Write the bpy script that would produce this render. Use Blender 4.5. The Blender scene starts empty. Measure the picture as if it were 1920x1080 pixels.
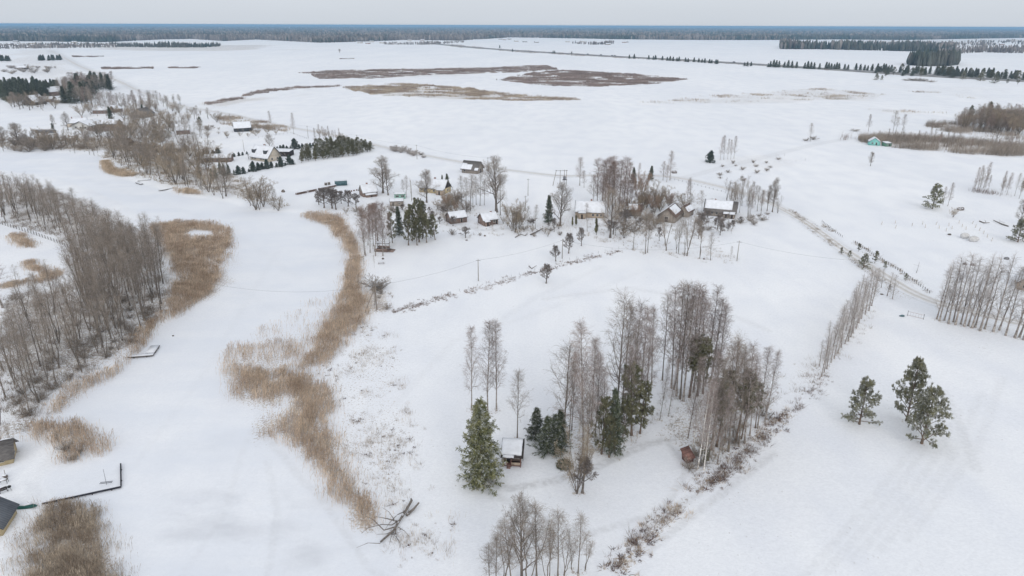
import bpy, math, random
import numpy as np
from mathutils import Matrix, Vector

# ------------------------------------------------------------------ camera
HCAM = 75.0
FPX = 1280.0            # focal length in pixels of a 1920 wide frame
PITCH = math.atan(492.5/FPX)
ROLL = 0.0036
scene = bpy.context.scene
cam_d = bpy.data.cameras.new('camera')
cam_d.sensor_width = 36.0
cam_d.lens = 36.0*FPX/1920.0
cam_d.clip_start = 0.5
cam_d.clip_end = 200000.0
cam = bpy.data.objects.new('camera', cam_d)
scene.collection.objects.link(cam)
MC = (Matrix.Translation((0, 0, HCAM)) @ Matrix.Rotation(math.pi/2-PITCH, 4, 'X')
      @ Matrix.Rotation(ROLL, 4, 'Z'))
cam.matrix_world = MC
scene.camera = cam

# ------------------------------------------------------------------ light
SUN_EL, SUN_AZ = math.radians(32), math.radians(200)
world = bpy.data.worlds.new('World')
scene.world = world
world.use_nodes = True
nt = world.node_tree
nt.nodes.clear()
def wn(t, **k):
    n = nt.nodes.new(t)
    for a, b in k.items(): setattr(n, a, b)
    return n
out = wn('ShaderNodeOutputWorld')
sky = wn('ShaderNodeTexSky', sky_type='NISHITA', sun_disc=False, sun_elevation=SUN_EL, sun_rotation=SUN_AZ)
sky.air_density = 1.0; sky.dust_density = 4.0
hs = wn('ShaderNodeHueSaturation'); hs.inputs['Saturation'].default_value = 0.25
bg1 = wn('ShaderNodeBackground'); bg1.inputs['Strength'].default_value = 0.05
tc = wn('ShaderNodeTexCoord')
sep = wn('ShaderNodeSeparateXYZ')
ramp = wn('ShaderNodeValToRGB')
e = ramp.color_ramp.elements
e[0].position = 0.0;  e[0].color = (0.595, 0.64, 0.70, 1)
e[1].position = 0.9;  e[1].color = (0.62, 0.65, 0.69, 1)
m_ = ramp.color_ramp.elements.new(0.05); m_.color = (0.585, 0.63, 0.69, 1)
m_ = ramp.color_ramp.elements.new(0.35); m_.color = (0.60, 0.635, 0.68, 1)
noi = wn('ShaderNodeTexNoise'); noi.inputs['Scale'].default_value = 3.0; noi.inputs['Detail'].default_value = 5
mp = wn('ShaderNodeMapping'); mp.inputs['Scale'].default_value = (1, 1, 5)
mr = wn('ShaderNodeMapRange'); mr.inputs['To Min'].default_value = 0.95; mr.inputs['To Max'].default_value = 1.05
bg2 = wn('ShaderNodeBackground')
add = wn('ShaderNodeAddShader')
L = nt.links.new
L(sky.outputs[0], hs.inputs['Color']); L(hs.outputs[0], bg1.inputs[0])
L(tc.outputs['Generated'], sep.inputs[0]); L(sep.outputs['Z'], ramp.inputs[0]); L(ramp.outputs[0], bg2.inputs[0])
L(tc.outputs['Generated'], mp.inputs[0]); L(mp.outputs[0], noi.inputs['Vector']); L(noi.outputs[0], mr.inputs[0]); L(mr.outputs[0], bg2.inputs[1])
L(bg1.outputs[0], add.inputs[0]); L(bg2.outputs[0], add.inputs[1]); L(add.outputs[0], out.inputs[0])
sd = bpy.data.lights.new('sun', 'SUN'); sd.energy = 0.75; sd.angle = math.radians(25); sd.color = (1, 0.96, 0.9)
sun = bpy.data.objects.new('sun', sd); scene.collection.objects.link(sun)
sun.location = (0, -50, 200)
sun.rotation_euler = Vector((-math.sin(SUN_AZ)*math.cos(SUN_EL), math.cos(SUN_AZ)*math.cos(SUN_EL), math.sin(SUN_EL))).to_track_quat('Z', 'Y').to_euler()
scene.view_settings.view_transform = 'Standard'
scene.view_settings.look = 'None'
scene.view_settings.exposure = 0.0
scene.view_settings.gamma = 1.0
scene.cycles.max_bounces = 6
scene.cycles.transparent_max_bounces = 4

# ------------------------------------------------------------------ helpers
C = scene.collection
RND = random.Random(7)
M3 = np.array(MC.to_3x3())
def ray(px, py):
    v = M3 @ np.array([(px-960)/FPX, -(py-540)/FPX, -1.0])
    return v
def G(px, py):
    v = ray(px, py)
    t = -HCAM/v[2]
    return np.array([v[0]*t, v[1]*t])
def proj(x, y, z):
    d = M3.T @ np.array([x, y, z-HCAM])
    return 960+FPX*d[0]/-d[2], 540-FPX*d[1]/-d[2]
def GP(pts): return np.array([G(*p) for p in pts])
def hgt(px, py, ytop):
    x, y = G(px, py); lo, hi = 0.0, 74.0
    for _ in range(30):
        m = (lo+hi)/2
        if proj(x, y, m)[1] > ytop: lo = m
        else: hi = m
    return lo

def vnoise(x, y, seed=0):
    xi = np.floor(x).astype(np.int64); yi = np.floor(y).astype(np.int64)
    fx = x-xi; fy = y-yi; fx = fx*fx*(3-2*fx); fy = fy*fy*(3-2*fy)
    def h(a, b):
        n = (a*374761393 + b*668265263 + seed*974634777) & 0xffffffff
        n = ((n ^ (n >> 13))*1274126177) & 0xffffffff
        n = n ^ (n >> 16)
        return (n & 0xffff)/65535.0
    return (h(xi, yi)*(1-fx)+h(xi+1, yi)*fx)*(1-fy)+(h(xi, yi+1)*(1-fx)+h(xi+1, yi+1)*fx)*fy
def fbm(x, y, seed=0, o=3):
    s = 0; a = 0.5; t = 0
    for i in range(o):
        s = s+a*vnoise(x*2**i, y*2**i, seed+i); t += a; a *= .5
    return s/t

def poly_sd(X, Y, P):
    """signed distance, positive inside"""
    d = np.full(X.shape, 1e18); ins = np.zeros(X.shape, bool)
    n = len(P)
    for i in range(n):
        ax, ay = P[i]; bx, by = P[(i+1) % n]
        ex, ey = bx-ax, by-ay
        wx, wy = X-ax, Y-ay
        t = np.clip((wx*ex+wy*ey)/(ex*ex+ey*ey+1e-12), 0, 1)
        d = np.minimum(d, (wx-t*ex)**2+(wy-t*ey)**2)
        c = ((ay > Y) != (by > Y)) & (X < (bx-ax)*(Y-ay)/((by-ay) if by != ay else 1e-9)+ax)
        ins ^= c
    d = np.sqrt(d)
    return np.where(ins, d, -d)
def line_d(X, Y, P):
    d = np.full(X.shape, 1e18)
    for i in range(len(P)-1):
        ax, ay = P[i]; bx, by = P[i+1]
        ex, ey = bx-ax, by-ay
        wx, wy = X-ax, Y-ay
        t = np.clip((wx*ex+wy*ey)/(ex*ex+ey*ey+1e-12), 0, 1)
        d = np.minimum(d, (wx-t*ex)**2+(wy-t*ey)**2)
    return np.sqrt(d)
def sstep(a, b, x):
    t = np.clip((x-a)/(b-a), 0, 1); return t*t*(3-2*t)

LAKE = GP([(-260, 1250), (-260, 1120), (20, 1090), (45, 1000), (90, 945), (70, 900), (110, 850), (150, 838), (190, 835), (120, 800), (60, 800), (100, 758), (180, 708), (248, 668),
           (272, 625), (330, 590), (372, 560), (330, 520), (300, 470), (282, 420), (235, 385), (170, 355), (90, 330), (0, 318), (-120, 300),
           (-120, 282), (0, 279), (190, 290), (196, 315), (240, 335), (300, 352), (350, 367), (425, 376), (480, 393),
           (545, 396), (600, 402), (640, 412), (668, 470), (676, 540), (692, 600), (640, 650), (600, 690), (620, 750), (622, 850), (662, 925),
           (722, 990), (745, 1060), (800, 1250)])
def lake_in(x, y):
    return poly_sd(np.asarray(x, float), np.asarray(y, float), LAKE)
def GH(x, y):
    x = np.asarray(x, float); y = np.asarray(y, float)
    sd_ = lake_in(x, y)
    und = (fbm(x/70+31.3, y/70+11.7, 3)-.5)*0.8 + (fbm(x/14, y/14, 9)-.5)*0.12
    fade = np.clip(1-np.hypot(x, y)/3000, 0, 1)
    land = sstep(-0.5, 2.5, -sd_)
    return -0.45+land*(0.45+und*fade)
def gz(x, y): return float(GH(np.array([x]), np.array([y]))[0])
def at(px, py):
    x, y = G(px, py); return (x, y, gz(x, y))

def mk_mesh(name, V, faces, mats=(), fm=None, smooth=False):
    """faces: list of int arrays (n,3) or (n,4)"""
    V = np.asarray(V, np.float32)
    me = bpy.data.meshes.new(name)
    faces = [np.asarray(f, np.int32) for f in faces if len(f)]
    me.vertices.add(len(V)); me.vertices.foreach_set('co', V.ravel())
    loops = np.concatenate([f.ravel() for f in faces])
    tot = np.concatenate([np.full(len(f), f.shape[1], np.int32) for f in faces])
    start = np.concatenate([[0], np.cumsum(tot)[:-1]]).astype(np.int32)
    me.loops.add(len(loops)); me.loops.foreach_set('vertex_index', loops)
    me.polygons.add(len(tot)); me.polygons.foreach_set('loop_start', start); me.polygons.foreach_set('loop_total', tot)
    for m in mats: me.materials.append(m)
    if fm is not None: me.polygons.foreach_set('material_index', np.asarray(fm, np.int32))
    if smooth: me.polygons.foreach_set('use_smooth', np.ones(len(tot), bool))
    me.update(calc_edges=True)
    me.validate()
    return me
def link(name, me, parent=None, loc=None):
    o = bpy.data.objects.new(name, me); C.objects.link(o)
    if parent is not None: o.parent = parent
    if loc is not None: o.location = loc
    return o
def tag(o, label=None, cat=None, group=None, kind=None):
    if label: o['label'] = label
    if cat: o['category'] = cat
    if group: o['group'] = group
    if kind: o['kind'] = kind
    return o
def empty(name, loc, rz=0.0, scale=None, label=None, cat=None, group=None):
    o = bpy.data.objects.new(name, None); C.objects.link(o)
    o.empty_display_size = .3
    o.location = loc; o.rotation_euler = (0, 0, rz)
    if scale is not None: o.scale = scale
    return tag(o, label, cat, group)

class MB:
    """collects vertices and faces"""
    def __init__(s): s.V = []; s.F3 = []; s.F4 = []; s.n = 0
    def raw(s, V, F4=None, F3=None):
        V = np.asarray(V, float).reshape(-1, 3)
        if F4 is not None and len(F4): s.F4.append(np.asarray(F4)+s.n)
        if F3 is not None and len(F3): s.F3.append(np.asarray(F3)+s.n)
        s.V.append(V); s.n += len(V); return s
    def box(s, x0, x1, y0, y1, z0, z1, rot=0, c=(0, 0)):
        V = np.array([(x, y, z) for z in (z0, z1) for y in (y0, y1) for x in (x0, x1)], float)
        if rot:
            ca, sa = math.cos(rot), math.sin(rot); X = V[:, 0]-c[0]; Y = V[:, 1]-c[1]
            V[:, 0] = c[0]+ca*X-sa*Y; V[:, 1] = c[1]+sa*X+ca*Y
        return s.raw(V, [(0, 2, 3, 1), (4, 5, 7, 6), (0, 1, 5, 4), (2, 6, 7, 3), (0, 4, 6, 2), (1, 3, 7, 5)])
    def bar(s, p, q, r, K=6, r2=None, caps=True):
        P = np.array([[p, q]], float); R = np.array([[r, r if r2 is None else r2]])
        V, F = tubes(P, R, K); s.raw(V, F)
        if caps and K == 4: s.F4.append(np.array([[3, 2, 1, 0], [4, 5, 6, 7]])+s.n-8)
        elif caps:
            k = s.n-2*K
            s.F3.append(np.array([(k, k+i+1, k+i) for i in range(1, K-1)]+[(k+K, k+K+i, k+K+i+1) for i in range(1, K-1)]))
        return s
    def poly(s, pts, r, K=5):
        P = np.array([pts], float); n = P.shape[1]
        R = np.linspace(r[0], r[1], n)[None] if isinstance(r, tuple) else np.full((1, n), r)
        V, F = tubes(P, R, K); return s.raw(V, F)
    def hexa(s, b, t):
        """b,t: 4 bottom / 4 top corners, counter-clockwise from above"""
        return s.raw(np.array(list(b)+list(t), float), [(3, 2, 1, 0), (4, 5, 6, 7), (0, 1, 5, 4), (1, 2, 6, 5), (2, 3, 7, 6), (3, 0, 4, 7)])
    def blob(s, c, r, seed=0, rings=5, seg=9, jit=.25):
        rg = np.random.default_rng(seed); V = [(c[0], c[1], c[2]+r[2])]
        for i in range(1, rings):
            a = math.pi*i/rings
            for j in range(seg):
                b = 2*math.pi*j/seg; k = 1+rg.uniform(-jit, jit)
                V.append((c[0]+r[0]*k*math.sin(a)*math.cos(b), c[1]+r[1]*k*math.sin(a)*math.sin(b), c[2]+r[2]*k*math.cos(a)))
        V.append((c[0], c[1], c[2]-r[2])); F4 = []; F3 = []
        for j in range(seg):
            F3.append((0, 1+j, 1+(j+1) % seg)); b = 1+(rings-2)*seg; F3.append((b+(j+1) % seg, b+j, len(V)-1))
            for i in range(rings-2):
                a0 = 1+i*seg; F4.append((a0+j, a0+seg+j, a0+seg+(j+1) % seg, a0+(j+1) % seg))
        return s.raw(V, F4, F3)
    def build(s, name, mat, parent=None, loc=None, smooth=False):
        F = [np.concatenate(f) for f in (s.F3, s.F4) if f]
        return link(name, mk_mesh(name, np.concatenate(s.V), F, [mat], smooth=smooth), parent, loc)
    def data(s):
        return np.concatenate(s.V), [np.concatenate(f) for f in (s.F3, s.F4) if f]

def tubes(P, R, K=3):
    """P (N,M,3) polylines, R (N,M) radii -> verts, quads"""
    P = np.asarray(P, float); R = np.asarray(R, float)
    N, M, _ = P.shape
    ax = P[:, -1]-P[:, 0]; ax /= np.linalg.norm(ax, axis=1, keepdims=True)+1e-9
    ref = np.where(np.abs(ax[:, 2:3]) > .9, np.array([[1., 0, 0]]), np.array([[0, 0, 1.]]))
    u = np.cross(ax, ref); u /= np.linalg.norm(u, axis=1, keepdims=True)+1e-9
    v = np.cross(ax, u)
    th = np.arange(K)*2*np.pi/K
    ring = np.cos(th)[None, :, None]*u[:, None, :]+np.sin(th)[None, :, None]*v[:, None, :]
    V = P[:, :, None, :]+R[:, :, None, None]*ring[:, None, :, :]
    idx = np.arange(N*M*K).reshape(N, M, K)
    a = idx[:, :-1, :]; b = np.roll(idx, -1, axis=2)[:, :-1, :]
    c = np.roll(idx, -1, axis=2)[:, 1:, :]; d = idx[:, 1:, :]
    F = np.stack([a, b, c, d], -1).reshape(-1, 4)
    return V.reshape(-1, 3), F

# ------------------------------------------------------------------ materials
def new_mat(name):
    m = bpy.data.materials.new(name); m.use_nodes = True
    t = m.node_tree; b = t.nodes['Principled BSDF']
    b.inputs['Roughness'].default_value = .85
    b.inputs['Specular IOR Level'].default_value = .2
    return m, t, b
def nn(t, typ, **k):
    n = t.nodes.new(typ)
    for a, b in k.items():
        if a in n.inputs.keys(): n.inputs[a].default_value = b
        else: setattr(n, a, b)
    return n
def mixc(t, fac, a, b, mode='MIX'):
    n = t.nodes.new('ShaderNodeMix'); n.data_type = 'RGBA'; n.blend_type = mode
    for i, x in ((0, fac), (6, a), (7, b)):
        if isinstance(x, (int, float)): n.inputs[i].default_value = x
        elif isinstance(x, tuple): n.inputs[i].default_value = (*x[:3], 1)
        else: t.links.new(x, n.inputs[i])
    return n.outputs[2]
def mathn(t, op, a, b=0.0, c=0.0, clamp=False):
    n = t.nodes.new('ShaderNodeMath'); n.operation = op; n.use_clamp = clamp
    for i, x in enumerate((a, b, c)):
        if isinstance(x, (int, float)): n.inputs[i].default_value = x
        else: t.links.new(x, n.inputs[i])
    return n.outputs[0]
def mapr(t, x, a, b, c=0.0, d=1.0):
    n = t.nodes.new('ShaderNodeMapRange'); n.interpolation_type = 'SMOOTHSTEP'
    t.links.new(x, n.inputs[0])
    for i, v in zip((1, 2, 3, 4), (a, b, c, d)): n.inputs[i].default_value = v
    return n.outputs[0]
def noise(t, scale, detail=3, coord='Object', stretch=None, rough=.5):
    tcn = t.nodes.new('ShaderNodeTexCoord' if coord != 'Pos' else 'ShaderNodeNewGeometry')
    src = tcn.outputs['Position'] if coord == 'Pos' else tcn.outputs[coord]
    if stretch:
        mpn = t.nodes.new('ShaderNodeMapping'); mpn.inputs['Scale'].default_value = stretch
        t.links.new(src, mpn.inputs[0]); src = mpn.outputs[0]
    n = t.nodes.new('ShaderNodeTexNoise'); n.inputs['Scale'].default_value = scale; n.inputs['Detail'].default_value = detail
    n.inputs['Roughness'].default_value = rough
    t.links.new(src, n.inputs['Vector']); return n.outputs[0]
SNOW = (0.77, 0.79, 0.835)
def mat(name, c1, c2=None, scale=1.0, snow=0.0, snow_scale=1.5, var=.18, stretch=None, rough=.85, nz=(.25, .6), bump=0, isl=0.0):
    m, t, b = new_mat(name)
    c2 = c2 or tuple(x*.6 for x in c1)
    col = mixc(t, mapr(t, noise(t, scale, 4, 'Object', stretch), .35, .65), c1, c2)
    oi = t.nodes.new('ShaderNodeObjectInfo')
    k = mathn(t, 'MULTIPLY_ADD', oi.outputs['Random'], 2*var, 1-var)
    if isl:
        gi = t.nodes.new('ShaderNodeNewGeometry'); k = mathn(t, 'MULTIPLY', k, mathn(t, 'MULTIPLY_ADD', gi.outputs['Random Per Island'], 2*isl, 1-isl))
    hsn = t.nodes.new('ShaderNodeHueSaturation'); t.links.new(col, hsn.inputs['Color']); t.links.new(k, hsn.inputs['Value'])
    col = hsn.outputs[0]
    if snow > 0:
        g = t.nodes.new('ShaderNodeNewGeometry'); sp = t.nodes.new('ShaderNodeSeparateXYZ'); t.links.new(g.outputs['Normal'], sp.inputs[0])
        up = mapr(t, sp.outputs['Z'], nz[0], nz[1])
        n2 = mapr(t, noise(t, snow_scale, 3, 'Object'), 1-snow-.08, 1-snow+.08)
        col = mixc(t, mathn(t, 'MULTIPLY', up, n2), col, SNOW)
    t.links.new(col, b.inputs['Base Color']); b.inputs['Roughness'].default_value = rough
    if bump:
        bn = nn(t, 'ShaderNodeBump', Strength=.6, Distance=bump); t.links.new(noise(t, scale*4, 3), bn.inputs['Height']); t.links.new(bn.outputs[0], b.inputs['Normal'])
    return m
def plank_mat(name, c1, c2, period=.18, axis='Z', snow=0.0):
    m, t, b = new_mat(name)
    tcn = t.nodes.new('ShaderNodeTexCoord')
    w = t.nodes.new('ShaderNodeTexWave'); w.bands_direction = axis; w.inputs['Scale'].default_value = .31/period/2*1.0
    w.inputs['Distortion'].default_value = .6; w.inputs['Detail'].default_value = 2
    t.links.new(tcn.outputs['Object'], w.inputs[0])
    col = mixc(t, mapr(t, noise(t, 1.2, 5, 'Object', (1, 1, .4)), .3, .7), c1, c2)
    col = mixc(t, mapr(t, w.outputs['Fac'], 0.0, .25, .45, 1.0), tuple(x*.45 for x in c2), col)
    t.links.new(col, b.inputs['Base Color'])
    bn = nn(t, 'ShaderNodeBump', Strength=.5, Distance=.02); t.links.new(w.outputs['Fac'], bn.inputs['Height']); t.links.new(bn.outputs[0], b.inputs['Normal'])
    return m

def ground_mat():
    m, t, b = new_mat('snow_ground')
    def attr(n):
        a = t.nodes.new('ShaderNodeAttribute'); a.attribute_name = n; return a.outputs['Fac']
    big = noise(t, .012, 4, 'Pos', (1, .35, 1)); mid = noise(t, .09, 5, 'Pos', (1, .5, 1)); fine = noise(t, 1.6, 4, 'Pos')
    streak = noise(t, .05, 4, 'Pos', (.25, 2.2, 1))
    s = mixc(t, mapr(t, big, .3, .7), (.825, .84, .87), (.90, .905, .92))
    s = mixc(t, mapr(t, mid, .35, .7, 0, .42), s, (.70, .725, .79))
    s = mixc(t, mapr(t, streak, .45, .75, 0, .35), s, (.88, .89, .915))
    s = mixc(t, mapr(t, fine, .3, .75, .16, 0), s, (.55, .56, .6))
    grain = noise(t, 4.5, 3, 'Pos', (.5, 1, 1)); s = mixc(t, mapr(t, grain, .35, .6, .14, 0), s, (.5, .51, .55))
    # stubble ends and seed specks on the open ground (not on the ice)
    spk = mathn(t, 'MULTIPLY', mapr(t, noise(t, 1.9, 2, 'Pos', (1, .6, 1)), .70, .76), mapr(t, noise(t, .035, 4, 'Pos'), .42, .62))
    s = mixc(t, mathn(t, 'MULTIPLY', mathn(t, 'MULTIPLY', spk, .55), mathn(t, 'SUBTRACT', 1.0, attr('lake'))), s, (.34, .30, .27))
    # frozen lake: wind-packed, slightly greyer with soft streaks
    ls = noise(t, .06, 5, 'Pos', (.45, 1.2, 1), .6)
    s = mixc(t, mathn(t, 'MULTIPLY', attr('lake'), mapr(t, ls, .35, .7, .30, .80)), s, (.70, .73, .79))
    s = mixc(t, mathn(t, 'MULTIPLY', attr('ice'), mapr(t, noise(t, .10, 5, 'Pos', (.5, 1.0, 1), .6), .40, .75)), s, (.60, .615, .655))
    # sparse stubble and leaves poking through the snow
    n1 = noise(t, 2.3, 5, 'Pos', None, .7)
    sp = mathn(t, 'SUBTRACT', mathn(t, 'ADD', n1, mathn(t, 'MULTIPLY', attr('veg'), .42)), .72)
    sp = mapr(t, sp, 0, .09)
    hue = mixc(t, mapr(t, noise(t, .35, 3, 'Pos'), .4, .6), (.46, .395, .32), (.32, .26, .215))
    s = mixc(t, mathn(t, 'MULTIPLY', sp, .85), s, hue)
    # worn road / wheel tracks; on paths, shade of footprint dents painted as grey
    s = mixc(t, mathn(t, 'MULTIPLY', attr('road'), mapr(t, noise(t, .9, 4, 'Pos'), .35, .6, .35, 1)), s, (.50, .50, .51))
    t.links.new(s, b.inputs['Base Color']); b.inputs['Roughness'].default_value = .7
    bn = nn(t, 'ShaderNodeBump', Strength=.5, Distance=.14)
    hh = mathn(t, 'ADD', noise(t, .8, 5, 'Pos'), mathn(t, 'MULTIPLY', noise(t, 5.0, 3, 'Pos'), .25))
    t.links.new(hh, bn.inputs['Height']); t.links.new(bn.outputs[0], b.inputs['Normal'])
    return m

M = {}
M['snow'] = mat('snow_cap', SNOW, (.70, .715, .75), .8, var=.02)
M['twig_grey'] = mat('twig_grey', (.345, .29, .24), (.225, .185, .15), .6, snow=.42, nz=(.45, .8), isl=.28)
M['twig_mauve'] = mat('twig_mauve', (.40, .335, .305), (.25, .20, .18), .6, snow=.42, nz=(.45, .8), isl=.28)
M['twig_pale'] = mat('twig_pale', (.52, .475, .445), (.34, .30, .28), .6, snow=.45, nz=(.4, .8), isl=.28)
M['twig_tan'] = mat('twig_tan', (.40, .33, .245), (.28, .22, .16), .6, snow=.35, nz=(.45, .8), isl=.28)
M['twig_rust'] = mat('twig_rust', (.42, .31, .235), (.30, .215, .16), .6, snow=.35, nz=(.45, .8), isl=.28)
M['twig_brown'] = mat('twig_brown', (.36, .275, .235), (.23, .17, .145), .6, snow=.30, nz=(.45, .8), isl=.28)
M['twig_dark'] = mat('twig_dark', (.24, .205, .185), (.16, .135, .12), .6, snow=.40, nz=(.45, .8), isl=.28)
M['bark_dark'] = mat('bark_dark', (.20, .175, .155), (.11, .095, .085), 2.5, snow=.35, nz=(.5, .8))
M['bark_grey'] = mat('bark_grey', (.22, .19, .165), (.13, .115, .10), 2.5, snow=.35, nz=(.5, .8))
M['bark_white'] = mat('bark_white', (.72, .70, .66), (.36, .33, .31), 1.3, stretch=(1, 1, 2.5))
M['bark_birch'] = mat('bark_birch', (.40, .365, .335), (.17, .145, .13), 1.3, stretch=(1, 1, 2.5))
M['bark_pine'] = mat('bark_pine', (.20, .145, .11), (.12, .10, .085), 1.5)
M['needle_spruce'] = mat('needle_spruce', (.12, .135, .08), (.06, .072, .048), .8, snow=.42, snow_scale=1.3, nz=(.35, .75), isl=.35)
M['needle_olive'] = mat('needle_olive', (.26, .255, .125), (.12, .13, .07), .8, snow=.46, snow_scale=1.0, nz=(.4, .8), isl=.35)
M['needle_pine'] = mat('needle_pine', (.21, .20, .115), (.11, .11, .07), .8, snow=.36, snow_scale=1.2, nz=(.5, .85), isl=.35)
M['needle_light'] = mat('needle_light', (.27, .26, .155), (.14, .14, .09), .8, snow=.50, snow_scale=1.2, nz=(.35, .7), isl=.35)
M['needle_blue'] = mat('needle_blue', (.11, .135, .12), (.06, .078, .068), .8, snow=.30, snow_scale=.9, nz=(.4, .8), isl=.35)
M['reed'] = mat('reed', (.61, .495, .385), (.45, .345, .26), .22, var=.03, isl=.42)
M['reed_grey'] = mat('reed_grey', (.55, .465, .37), (.36, .29, .225), .3, var=.03, snow=.3, nz=(.3, .6), isl=.42)
M['reed_tan'] = mat('reed_tan', (.62, .50, .38), (.44, .345, .25), .3, var=.03, isl=.42)
M['grass'] = mat('dry_grass', (.45, .385, .31), (.27, .215, .175), .5, var=.03, snow=.3, nz=(.3, .6), isl=.42)
M['brush'] = mat('far_brush', (.31, .245, .215), (.22, .17, .15), .03, var=.03, snow=.35, nz=(.2, .6), isl=.42)
M['brush_grey'] = mat('grey_brush', (.43, .37, .315), (.30, .255, .215), .06, var=.03, snow=.3, nz=(.2, .6), isl=.42)
M['brush_gold'] = mat('gold_brush', (.46, .38, .29), (.29, .225, .18), .05, var=.03, snow=.35, nz=(.2, .6), isl=.42)
M['leaf'] = mat('brown_leaf', (.15, .09, .07), (.08, .05, .045), 1.5, var=.03, isl=.28)
M['wood_grey'] = plank_mat('weathered_boards', (.36, .315, .275), (.24, .21, .185))
M['wood_brown'] = plank_mat('brown_boards', (.30, .225, .19), (.20, .145, .125))
M['wood_red'] = plank_mat('reddish_boards', (.27, .15, .125), (.17, .095, .08))
M['wood_pale'] = plank_mat('pale_boards', (.50, .41, .32), (.38, .30, .235))
M['wood_dark'] = plank_mat('dark_boards', (.075, .06, .055), (.045, .04, .04))
M['plaster_yellow'] = mat('yellow_plaster', (.56, .46, .29), (.46, .37, .23), .8, var=.02)
M['plaster_cream'] = mat('cream_plaster', (.60, .53, .44), (.50, .44, .36), .8, var=.02)
M['plaster_white'] = mat('white_plaster', (.66, .65, .62), (.55, .54, .52), .8, var=.02)
M['brick'] = mat('red_brick', (.33, .18, .13), (.24, .13, .10), 3, var=.04)
M['roof_grey'] = mat('slate_roof', (.20, .185, .175), (.13, .12, .115), 1.3, var=.04, stretch=(1, 4, 4), bump=.03)
M['roof_dark'] = mat('dark_roof', (.085, .09, .10), (.055, .058, .065), 1.5, var=.04, bump=.02)
M['roof_brown'] = mat('brown_roof', (.17, .12, .10), (.11, .08, .07), 1.5, var=.04, bump=.02)
M['metal_blue'] = mat('blue_grey_metal', (.10, .17, .19), (.07, .12, .135), 1, var=.02, rough=.5)
M['paint_teal'] = mat('teal_paint', (.25, .56, .52), (.20, .46, .43), 1, var=.02)
M['paint_mint'] = mat('mint_paint', (.30, .50, .42), (.22, .38, .32), 1, var=.02)
M['paint_green'] = mat('green_paint', (.13, .26, .20), (.10, .20, .15), 1, var=.02)
M['boat_green'] = mat('dark_green_paint', (.03, .13, .11), (.02, .08, .07), 1, var=.02, rough=.4)
M['dock_dark'] = mat('wet_dark_timber', (.045, .045, .06), (.03, .03, .04), 2, var=.05)
M['dock_wood'] = plank_mat('jetty_planks', (.16, .135, .12), (.10, .085, .075), .15, 'X')
M['metal'] = mat('grey_metal', (.22, .22, .23), (.15, .15, .16), 2, var=.02, rough=.5)
M['wire'] = mat('wire', (.12, .12, .13), (.10, .10, .11), 2, var=.02, rough=.5)
M['concrete'] = mat('concrete_pole', (.36, .34, .31), (.26, .245, .22), 1, var=.05)
M['stone'] = mat('field_stone', (.24, .21, .20), (.14, .125, .12), 2, var=.1, snow=.45)
M['bale'] = mat('snowy_bale_wrap', (.64, .635, .63), (.50, .49, .48), 1.2, var=.03)
M['tyre'] = mat('rubber', (.03, .03, .032), (.02, .02, .02), 2)
M['car'] = mat('car_paint', (.10, .11, .13), (.08, .09, .10), 2, rough=.3, var=.5)
M['window'] = None
def glass():
    m, t, b = new_mat('window_glass'); b.inputs['Base Color'].default_value = (.03, .035, .045, 1); b.inputs['Roughness'].default_value = .12
    b.inputs['Specular IOR Level'].default_value = .6; return m
M['window'] = glass()
M['frame'] = mat('window_frame', (.62, .60, .56), (.5, .48, .45), 2, var=.02)
M['far_conifer'] = mat('far_forest_needles', (.06, .075, .06), (.13, .12, .105), .006, var=.03, snow=.25, nz=(.5, .9), isl=.35)
M['far_bare'] = mat('far_forest_twigs', (.26, .23, .215), (.16, .14, .13), .01, var=.03, isl=.35)
M['ground'] = ground_mat()
# ------------------------------------------------------------------ setting: ground
ROADS = [  # (pixel polyline, width, strength)
 ([(1990, 622), (1905, 606), (1830, 588), (1770, 574), (1725, 558), (1690, 538), (1640, 506), (1585, 470), (1530, 430), (1492, 405), (1465, 392),
   (1440, 378), (1405, 366), (1360, 352), (1320, 343), (1280, 334), (1225, 328), (1140, 327), (1050, 331), (1000, 325), (960, 320), (905, 312), (850, 301),
   (790, 290), (735, 279), (700, 271), (640, 257), (590, 247), (540, 239), (480, 226), (430, 214), (380, 206), (340, 199), (300, 186), (262, 172), (235, 158)], 4.2, 1.0),
 ([(235, 158), (205, 145), (170, 133), (145, 122), (120, 108), (95, 95)], 6.5, .9),
 ([(1280, 334), (1330, 320), (1400, 303), (1470, 285), (1530, 270), (1600, 258), (1680, 249)], 3.2, .45),
 ([(0, 150), (60, 150), (120, 147), (200, 143)], 5, .5),
 ([(1490, 345), (1560, 380), (1650, 420)], 2.0, .0),
]
PATHS = [([(905, 905), (960, 915), (1040, 900), (1120, 873), (1170, 850), (1215, 831), (1260, 822)], 1.2, .6),
         ([(740, 1090), (690, 1060), (640, 985), (600, 930), (560, 890), (530, 850), (480, 800)], .7, .22),
         ([(1185, 1010), (1300, 930), (1380, 870), (1440, 815)], 1.1, .4), ([(1215, 1030), (1340, 935), (1450, 850)], .9, .35),
         ([(1770, 735), (1800, 800), (1830, 880)], 1.2, .3), ([(1740, 720), (1762, 790), (1785, 860)], .9, .25),
         ([(1150, 820), (1190, 790), (1260, 770)], .5, .3)]
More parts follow.
